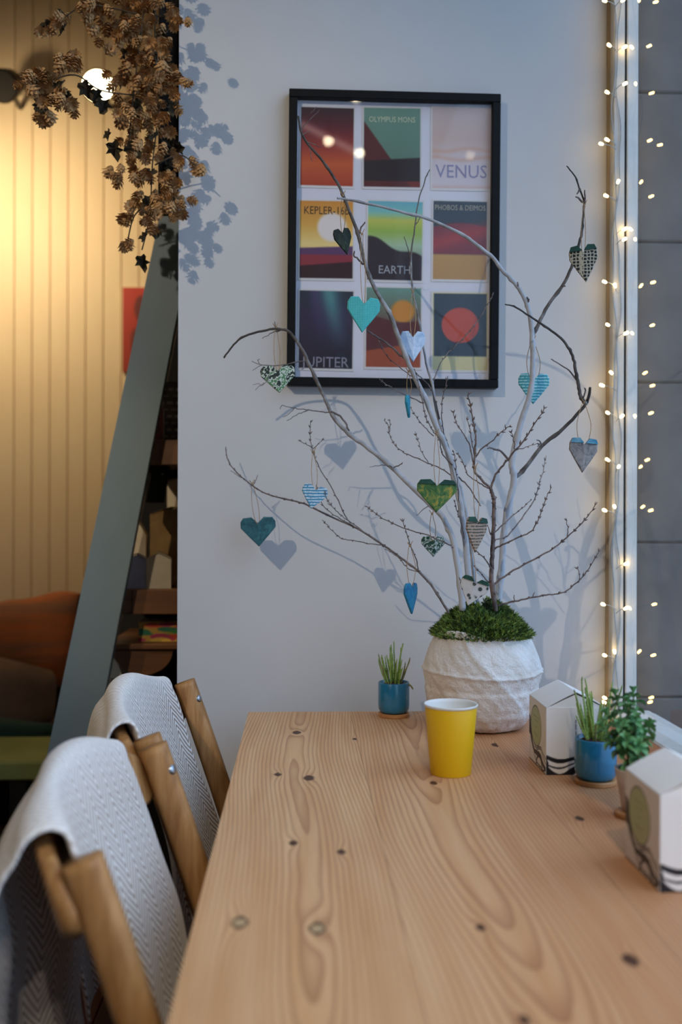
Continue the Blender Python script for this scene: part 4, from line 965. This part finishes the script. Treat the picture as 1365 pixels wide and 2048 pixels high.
# ------------------------------------------------------------------ dried hops
hop = empty('dried_hop_garland', P(330, 490, 2.26)); hp0 = Vector(hop['_w']); tag(hop, 'dried brown hop garland with cones and leaves hanging at the wall corner', 'hop garland')
cv, cf = [], []
for ring in range(6):
    z = -.002 - ring * .0044; R0 = (.0060, .0092, .0112, .0110, .0090, .0050)[ring]
    for k in range(6):
        a = 6.283 * (k + .5 * (ring % 2)) / 6; ca, sa = math.cos(a), math.sin(a); tx, ty = -sa, ca; w_ = .0042
        b = len(cv); q = .35
        cv += [(ca * R0 * q - tx * w_ * .6, sa * R0 * q - ty * w_ * .6, z), (ca * R0 * q + tx * w_ * .6, sa * R0 * q + ty * w_ * .6, z),
               (ca * R0 * .95 + tx * w_, sa * R0 * .95 + ty * w_, z - .0042), (ca * R0 * 1.62, sa * R0 * 1.62, z - .0078), (ca * R0 * .95 - tx * w_, sa * R0 * .95 - ty * w_, z - .0042)]
        cf += [(b, b + 1, b + 2, b + 4), (b + 4, b + 2, b + 3)]
cone = bpy.data.meshes.new('hop_cone'); cone.from_pydata(cv, [], cf); cone.materials.append(M_hop)
lv, lf = [], []
out = [(0, 0), (.35, -.1), (.8, .05), (.55, .28), (1.0, .55), (.5, .6), (.45, .9), (0, 1.2), (-.45, .9), (-.5, .6), (-1.0, .55), (-.55, .28), (-.8, .05), (-.35, -.1)]
lv = [(0, .45 * .03, .004)] + [(x_ * .017, y_ * .03, .005 * math.sin(x_ * 5 + y_ * 4) - .004 * x_ * x_) for x_, y_ in out]
lf = [(0, i + 1, (i + 1) % 14 + 1) for i in range(14)]; m0 = len(lv); lv += [(x_, y_, z_ - .0005) for x_, y_, z_ in lv]; lf += [tuple(m0 + i for i in reversed(f)) for f in list(lf)]
hleaf = bpy.data.meshes.new('hop_leaf'); hleaf.from_pydata(lv, [], lf); hleaf.materials.append(M_hopleaf)
r_ = random.Random(8)
blobs = [  # px, py, rx, ry, count, depth
    (270, -40, 95, 50, 22, 2.22), (235, 40, 55, 55, 26, 2.22), (305, 60, 50, 70, 28, 2.22), (265, 125, 50, 60, 20, 2.22), (312, 150, 42, 70, 22, 2.22), (255, 190, 34, 45, 12, 2.22), (315, 230, 40, 55, 18, 2.23), (268, 260, 36, 40, 10, 2.22), (300, 310, 48, 40, 14, 2.23),
    (245, 355, 28, 20, 7, 2.22), (325, 370, 40, 35, 14, 2.23), (290, 410, 30, 22, 8, 2.23), (345, 420, 28, 20, 8, 2.23), (255, 435, 18, 18, 5, 2.22), (300, 448, 16, 14, 4, 2.23), (256, 488, 14, 12, 3, 2.22),
    (130, 40, 40, 22, 6, 2.15), (85, 65, 10, 14, 2, 2.15), (185, 8, 30, 18, 9, 2.18), (140, 130, 32, 22, 9, 2.15), (85, 160, 32, 20, 9, 2.15), (100, 195, 30, 22, 7, 2.15), (85, 235, 20, 16, 5, 2.15), (140, 215, 20, 14, 4, 2.15), (50, 175, 10, 12, 2, 2.15),
    (370, 50, 8, 14, 2, 2.20), (352, 180, 14, 22, 4, 2.20), (372, 330, 12, 14, 3, 2.21), (398, 338, 9, 10, 2, 2.22), (362, 412, 14, 16, 3, 2.24)]
cones = []
for (cx, cy, rx, ry, n, d) in blobs:
    for k in range(n):
        for tr in range(12):
            a = r_.uniform(0, 6.283); q = math.sqrt(r_.random()); px, py = cx + rx * q * math.cos(a), cy + ry * q * math.sin(a); de = d + r_.uniform(-.07, .05)
            if px > 350: de = min(de, 2.245)
            p = P(px, py, de)
            if all((p - c_).length > .0175 for c_ in cones): break
        else: continue
        cones.append(p)
cones = cones[:300]
for p in cones:
    o = bpy.data.objects.new('hop_cone', cone); COL.objects.link(o); o.parent = hop
    s_ = r_.uniform(.72, 1.08)
    o.matrix_local = Matrix.Translation(p - hp0 + Vector((0, 0, .012))) @ Matrix.Rotation(r_.gauss(0, .55), 4, 'X') @ Matrix.Rotation(r_.gauss(0, .6), 4, 'Y') @ Matrix.Rotation(r_.uniform(0, 6.28), 4, 'Z') @ Matrix.Scale(s_, 4)
lps = [(215, 262, 2.2), (225, 285, 2.2), (255, 290, 2.2), (122, 22, 2.15), (95, 42, 2.15), (128, 48, 2.15), (112, 165, 2.15), (165, 165, 2.15), (80, 200, 2.15), (95, 215, 2.14), (132, 185, 2.15), (290, 395, 2.22), (290, 465, 2.22), (282, 512, 2.22), (318, 455, 2.24), (365, 292, 2.22), (310, 110, 2.2), (250, 100, 2.2), (280, 200, 2.2), (310, 270, 2.2), (240, 150, 2.2), (330, 60, 2.2), (205, 200, 2.2), (192, 180, 2.2), (345, 200, 2.2), (300, 340, 2.2), (270, 60, 2.3), (310, 20, 2.3), (330, 130, 2.32), (290, 160, 2.32), (320, 200, 2.32), (330, 280, 2.32), (300, 250, 2.32), (330, 330, 2.32), (250, 20, 2.3), (345, 90, 2.33), (345, 20, 2.33), (345, 250, 2.33)]
for (px, py, d) in lps:
    p = P(px, py, d); o = bpy.data.objects.new('hop_leaf', hleaf); COL.objects.link(o); o.parent = hop
    o.matrix_local = Matrix.Translation(p - hp0) @ Matrix.Rotation(R(-90) + r_.gauss(0, .5), 4, 'X') @ Matrix.Rotation(r_.gauss(0, .7), 4, 'Y') @ Matrix.Rotation(r_.uniform(-1, 1), 4, 'Z') @ Matrix.Scale(r_.uniform(.75, 1.25), 4)
for pts in ([(300, -140, 2.24), (290, 0, 2.22), (275, 120, 2.21), (262, 240, 2.2), (258, 290, 2.21)], [(320, -140, 2.24), (310, 60, 2.23), (318, 200, 2.23), (305, 330, 2.23), (300, 430, 2.23), (284, 500, 2.22)], [(280, 30, 2.22), (180, 10, 2.17), (120, 40, 2.15), (85, 60, 2.15)], [(265, 190, 2.2), (200, 180, 2.18), (150, 150, 2.15), (90, 165, 2.15), (55, 175, 2.15)], [(130, 160, 2.15), (95, 200, 2.15), (80, 245, 2.15)], [(310, 330, 2.23), (360, 310, 2.22), (395, 335, 2.22)], [(310, 400, 2.23), (270, 430, 2.22), (255, 485, 2.22)], [(315, 170, 2.22), (345, 175, 2.2)], [(310, 30, 2.22), (368, 45, 2.2)]):
    G().tube(spline([P(*q) for q in pts], 6), .0016, 6).build('vine', M_hopstem, hop, True)
G().box(XL - .05, XL - .004, WALL_Y + .02, WALL_Y + .08, P(300, 420, 2.33).z, CEIL - .001, .004).build('hanging_post', M_dark)
tag(bpy.data.objects['hanging_post'], 'dark timber post behind the dried hops', 'post')

# ------------------------------------------------------------------ leaning shelf and what stands on it
SY = 2.62
sh = empty('ladder_shelf', P(200, 1600, SY)); tag(sh, 'blue grey leaning ladder shelf with dark wood shelves behind the wall corner', 'shelf')
def lean_board(y0, y1):
    a = P(307, 490, SY); b = P(90, 1530, SY); c_ = P(356, 620, SY); d_ = P(190, 1490, SY)
    def ext(p, q, z): t = (z - p.z) / (q.z - p.z); return p.x + (q.x - p.x) * t
    return [(ext(a, b, 0), 0), (ext(c_, d_, 0), 0), (ext(c_, d_, 2.35), 2.35), (ext(a, b, 2.35), 2.35)]
pl = lean_board(0, 0)
G().prism(pl, SY, SY + .035).build('side_board', M_blue, sh)
G().prism([(a_ - .07, b_) for a_, b_ in pl], SY + .46, SY + .495).build('side_board', M_blue, sh)
def shelf_z(y, d): return P(300, y, d).z
def xedge(z): return pl[1][0] + (pl[2][0] - pl[1][0]) * z / 2.35
SFY = SY + .06
for yt, yb in ((880, 930), (1179, 1228), (1288, 1300), (585, 632)):
    z1, z0 = shelf_z(yt, SFY), shelf_z(yb, SFY); xl = xedge(z0) - .03
    G().box(xl, XL + .55, SFY, SFY + .36, z0, z1, .003).build('shelf', M_shelf, sh)
    if yb - yt > 30: G().box(xl + .055, xl + .06 + .5, SFY - .012, SFY - .001, z0, z1, .002).build('shelf_front', M_shelf, sh)
G().prism([(pl[1][0] - .06, 0), (XL + .58, 0), (XL + .58, 2.35), (pl[2][0] - .06, 2.35)], SFY + .372, SFY + .385).build('shade_panel', M_dark, sh)  # near-black sheet standing in for the darkness behind the shelves
Z1 = shelf_z(1179, SFY); Z2 = shelf_z(880, SFY); Z3 = shelf_z(1288, SFY)
def sp(px, d): return P(px, 1100, d).x
GRP = 'cartons on the leaning shelf'
gable_box('shelf_carton', (sp(249, 2.71), 2.71, Z1), 'lilac grey slant topped carton next to the leaning board', 'box', None, GRP, .058, .05, .078, .014, False, 0, M_lilac)
gable_box('shelf_carton', (sp(293, 2.71), 2.71, Z1), 'cream slant topped carton on the shelf next to the white wall', 'box', None, GRP, .066, .06, .080, .016, False, R(6), M_cream)
gable_box('shelf_carton', (sp(300, 2.83), 2.83, Z1), 'tall kraft brown carton standing behind the cream one', 'box', None, GRP, .12, .10, .20, .02, False, R(-4), M_kraft)
gable_box('shelf_carton', (sp(256, 2.83), 2.83, Z1), 'narrow cream carton with pointed top behind the lilac one', 'box', None, GRP, .050, .08, .14, .045, False, R(5), M_cream)
gable_box('shelf_carton', (sp(330, 2.90), 2.945, Z1), 'tallest cream carton at the back of the shelf', 'box', None, GRP, .09, .08, .30, .01, False, 0, M_cream)
def bookprint(cols, n=7, seed=1):
    rr = np.random.RandomState(seed)
    def f(U, V):
        im = np.ones(U.shape + (3,)) * C3(hexa(cols[0]))
        for k in range(n * 3): im = over(im, disc(U, V, rr.rand(), rr.rand(), .08 + .12 * rr.rand(), .8 + rr.rand()), cols[1 + k % (len(cols) - 1)])
        return im
    return f
def textprint(U, V):
    im = np.ones(U.shape + (3,)) * C3(hexa('40393a'))
    for k in range(8): im = over(im, ((np.abs(V - .1 - k * .11) < .012) & (np.sin(U * 40 + k * 3) > -.5)).astype(float), '8f8680')
    im = over(im, (np.abs(U - .3) < .012).astype(float), '7a706a'); return im
zc = Z2 + .085; o = painted_grid('book', .14, .17, 40, 50, textprint, M_print, None, Matrix.Translation((sp(330, 2.78) + .02, 2.78, zc)), .02); tag(o, 'dark grey book with rows of pale lettering on the upper shelf', 'book')
o = painted_grid('book', .02, .09, 8, 30, bookprint(('6a2a20', '8a3a2a', '4a2020'), 4, 2), M_print, None, Matrix.Translation((sp(318, 2.74), 2.74, Z2 + .045)), .03); tag(o, 'small red book standing on the upper shelf', 'book')
o = painted_grid('picture_box', .16, .055, 60, 24, bookprint(('b08a3a', 'b8402a', '2a6a4a', 'c8a040', 'a03050', '3a7a3a'), 8, 5), M_print, None, Matrix.Translation((sp(278, 2.72) + .08, 2.72, Z3 + .0285)), .09); tag(o, 'low box with a bright multicoloured print under the cartons', 'box')
# black case hanging below the upper shelf with a small stud
zz = shelf_z(930, SFY)
cs = empty('black_case', (sp(320, 2.75), 2.75, zz - .10)); tag(cs, 'black case with a small metal stud below the upper shelf', 'case')
G().prism([(sp(296, 2.75), zz - .001), (sp(338, 2.75), zz - .001), (sp(325, 2.75), zz - .1), (sp(290, 2.75), zz - .1)], 2.75, 2.78).build('case_body', M_dark, cs)
G().ball((sp(325, 2.75), 2.748, zz - .022), .004, 8, 6).build('stud', M_steel, cs, True)
# round wooden tray hung under the low shelf, sign board with a letter
z3 = shelf_z(1302, SFY); cx = sp(288, 2.70); rr = S(58, 2.70)
poly = [(cx + rr * math.cos(math.pi + math.pi * k / 24), z3 - .001 + rr * .82 * math.sin(math.pi + math.pi * k / 24)) for k in range(25)]
o = G().prism(poly, 2.69, 2.705).build('round_board', M_shelf); tag(o, 'half round dark wooden board under the lowest shelf', 'board')
sb = empty('sign_board', (sp(225, 2.67), 2.72, 0)); tag(sb, 'slim cream board with a rust brown letter beside the leaning board', 'sign')
spl = [P(x_, y_, 2.66) for x_, y_ in ((221, 1308), (236, 1330), (275, 1440), (275, 1560), (172, 1560))]
G().prism([(q_.x, q_.z) for q_ in spl], 2.662, 2.670).build('board', M_cream, sb)
tp = P(226, 1364, 2.661)
text_mesh('lettering', 'B', .026, M_rustprint, sb, Matrix.Translation(tp - Vector(sb['_w'])) @ Matrix.Rotation(R(90), 4, 'X'), .0004)

# ------------------------------------------------------------------ panelled room: poster, lamps, sofa, bench
def redprint(U, V):
    im = vgrad(V, (0, '8a2a10'), (.5, '9c2410'), (1, 'a82614')); im = over(im, disc(U, V, .42, .75, .14, .9), '5a1410'); im = over(im, disc(U, V, .3, .35, .12, .7), '64180e'); return im
a = P(245, 574, FAR_Y - .02); b = P(330, 745, FAR_Y - .02)
o = painted_grid('wall_poster', b.x - a.x, a.z - b.z, 24, 44, redprint, M_print, None, Matrix.Translation(((a.x + b.x) / 2, FAR_Y - .016, (a.z + b.z) / 2)), .012); tag(o, 'bright red poster on the cream panelled wall', 'poster')
def wall_spot(px, py, d, aim, lit, lab):
    c = P(px, py, d); root = empty('wall_spotlight', c); tag(root, lab, 'lamp', 'round spotlights on the panelled wall')
    ax = Vector(aim).normalized(); r = S(32, d)
    G().tube([c - ax * .09, c - ax * .085, c - ax * .012, c], [r * .7, r * .9, r, r * 1.02], 28).build('housing', M_lampb, root, True)
    G().tube([c + ax * .0005, c + ax * .004], [r * .93, r * .9], 28).build('lens', M_lamp if lit else M_dark, root)
    G().tube([c - ax * .05, Vector((c.x, FAR_Y - .01, c.z + .02))], .012, 8).build('arm', M_lampb, root, True)
    return root
wall_spot(196, 172, 4.22, (.16, -1, -.22), True, 'lit round spotlight shining through the dried hops')
wall_spot(4, 172, 4.22, (-.1, -.9, -.5), False, 'unlit black spotlight at the height of the dried hops')
wt = P(25, 570, FAR_Y); ws = Vector((wt.x - .15, FAR_Y - .85, 2.62))
ld = bpy.data.lights.new('wall_wash', 'SPOT'); ld.energy = SPOT_WASH; ld.color = (1.0, .80, .50); ld.spot_size = R(150); ld.spot_blend = 1.0; ld.shadow_soft_size = .05
lo = bpy.data.objects.new('wall_wash', ld); COL.objects.link(lo); lo.location = ws; lo.rotation_euler = (wt - ws).to_track_quat('-Z', 'Y').to_euler()
# sofa with throw
sofa = empty('sofa', (-1.5, 3.9, 0)); tag(sofa, 'brown sofa against the cream panelled wall', 'sofa')
zb = P(60, 1262, 3.95).z
G().box(-2.6, -.62, 3.95, 4.2, .10, zb, .04).build('backrest', M_brown, sofa)
G().box(-2.6, -.62, 3.45, 3.95, .10, .40, .04).build('seat_base', M_brown, sofa)
def cushion(x0, x1, y0, y1, z0, z1, name, mat, lean=0.0):
    n = 12; vs = []; fs = []
    for s_ in (-1, 1):
        for j in range(n + 1):
            for i in range(n + 1):
                a, b_ = 2 * i / n - 1, 2 * j / n - 1
                k = (max(0, 1 - a ** 4) * max(0, 1 - b_ ** 4)) ** .5
                z = (z0 + z1) / 2 + (z1 - z0) / 2 * b_ * (1 - .22 * a ** 4) + .012 * math.sin(a * 5) * (b_ > 0)
                vs.append(((x0 + x1) / 2 + (x1 - x0) / 2 * a * (1 - .05 * b_ ** 4), (y0 + y1) / 2 + s_ * (y1 - y0) / 2 * k + lean * (z - z0), z))
    m_ = (n + 1) ** 2
    for j in range(n):
        for i in range(n):
            q = j * (n + 1) + i; fs.append((q, q + 1, q + n + 2, q + n + 1)); fs.append((m_ + q, m_ + q + n + 1, m_ + q + n + 2, m_ + q + 1))
    return mesh(name, vs, fs, mat, None, True)
tag(cushion(-1.62, -.88, 3.50, 3.70, .40, .40 + .25, 'sofa_cushion', M_cush, .25), 'dark brown cushion leaning on the sofa back', 'cushion')
# throw draped over the sofa back
n = 26; vs = []; fs = []; x0, x1 = -2.3, P(155, 1200, 3.9).x; prof = [(3.86, zb - .22), (3.87, zb - .1), (3.89, zb - .01), (3.93, zb + .035), (4.0, zb + .045), (4.12, zb + .04), (4.22, zb + .02), (4.235, zb - .12)]
for i in range(n + 1):
    t = i / n; x_ = x0 + (x1 - x0) * t
    for j, (y_, z_) in enumerate(prof):
        vs.append((x_, y_ - .022 * math.sin(t * 23 + j) - .012 * math.sin(t * 41), z_ + .014 * math.sin(t * 19 + j * .7) + .008 * math.sin(t * 37 + j) + .055 * t * t * (j in (2, 3, 4, 5)) + .03 * t))
m_ = len(prof); fs = [(i * m_ + j, i * m_ + m_ + j, i * m_ + m_ + j + 1, i * m_ + j + 1) for i in range(n) for j in range(m_ - 1)]
o = mesh('throw', vs, fs, M_throw, None, True); md = o.modifiers.new('thickness', 'SOLIDIFY'); md.thickness = .012; md.offset = 1
tag(o, 'rumpled orange and brown throw over the sofa back', 'throw')
bn = empty('low_bench', (-1.3, 3.2, 0)); tag(bn, 'low olive green topped bench in front of the sofa', 'bench')
zt_ = P(50, 1500, 3.15).z; zu = P(50, 1562, 3.0).z; xr = P(104, 1500, 3.1).x
G().box(-2.4, xr, 3.0, 3.34, zu, zt_, .006).build('seat', M_green, bn)
for lx in (-2.3, xr - .08):
    for ly in (3.04, 3.30): G().box(lx - .025, lx + .025, ly - .025, ly + .025, 0, zu + .0005).build('leg', M_dark, bn)
tag(cushion(-1.75, -.82, 3.36, 3.46, .395, P(60, 1436, 3.4).z, 'bolster_cushion', M_dgreen, .1), 'dark green cushion between the sofa and the green bench', 'cushion')

# ------------------------------------------------------------------ ceiling spots (their lights stay with them)
def ceil_spot(loc, aim, power, lab, size=R(30), rad=.028, color=(1.0, .86, .68)):
    root = empty('ceiling_spotlight', loc); tag(root, lab, 'lamp', 'ceiling spotlights'); loc = Vector(loc); ax = (Vector(aim) - loc).normalized()
    G().tube([loc - ax * .10, loc - ax * .098, loc], [.028, .036, .038], 24).build('housing', M_lampb, root, True)
    G().tube([loc + ax * .0005, loc + ax * .003], [.031, .030], 24).build('lens', M_spotface, root)
    G().tube([loc - ax * .06, Vector((loc.x, loc.y, CEIL - .001))], .008, 8).build('stem', M_lampb, root, True)
    l = bpy.data.lights.new('spot_light', 'SPOT'); l.energy = power; l.color = color; l.spot_size = size; l.spot_blend = .9; l.shadow_soft_size = rad
    o = bpy.data.objects.new('spot_light', l); COL.objects.link(o); o.parent = root; o.location = ax * .02; o.rotation_euler = ax.to_track_quat('-Z', 'Y').to_euler()
ceil_spot((-2.0, -.98, 3.50), (-.24, 2.3, 1.48), SPOT_KEY, 'black ceiling spotlight aimed at the white wall', R(34), .016)
ceil_spot((.31, -1.10, 3.55), (.25, .85, .75), SPOT_ROOM, 'black ceiling spotlight over the plaster vase end of the table')
ceil_spot((.38, -1.98, 3.55), (.15, .6, .75), SPOT_ROOM, 'black ceiling spotlight over the middle of the table')
ceil_spot((.17, -1.78, 3.55), (-.2, .8, .75), SPOT_ROOM * .6, 'black ceiling spotlight aimed at the near end of the table')

ceil_spot((-1.9, .9, 3.45), (-.50, 2.75, 1.05), 120.0, 'added black ceiling spotlight brightening the leaning shelf', R(15), .02, (1.0, .76, .48))  # extra unseen lamp, added to brighten the shelf and its cartons
pe = empty('fill_pendant', (-2.3, 3.2, 2.35)); tag(pe, 'added unseen globe lamp giving warm fill over the sofa', 'lamp')  # unseen lamp added as general warm fill for the panelled room
G().ball((-2.3, 3.2, 2.45), .11, 24, 14).build('globe', emit('fill_pendant_glow', (1.0, .70, .36), 16.0), pe, True)
G().tube([(-2.3, 3.2, 2.56), (-2.3, 3.2, CEIL - .001)], .004, 6).build('cord', M_lampb, pe, True)

for o in bpy.data.objects:
    if '_w' in o: del o['_w']
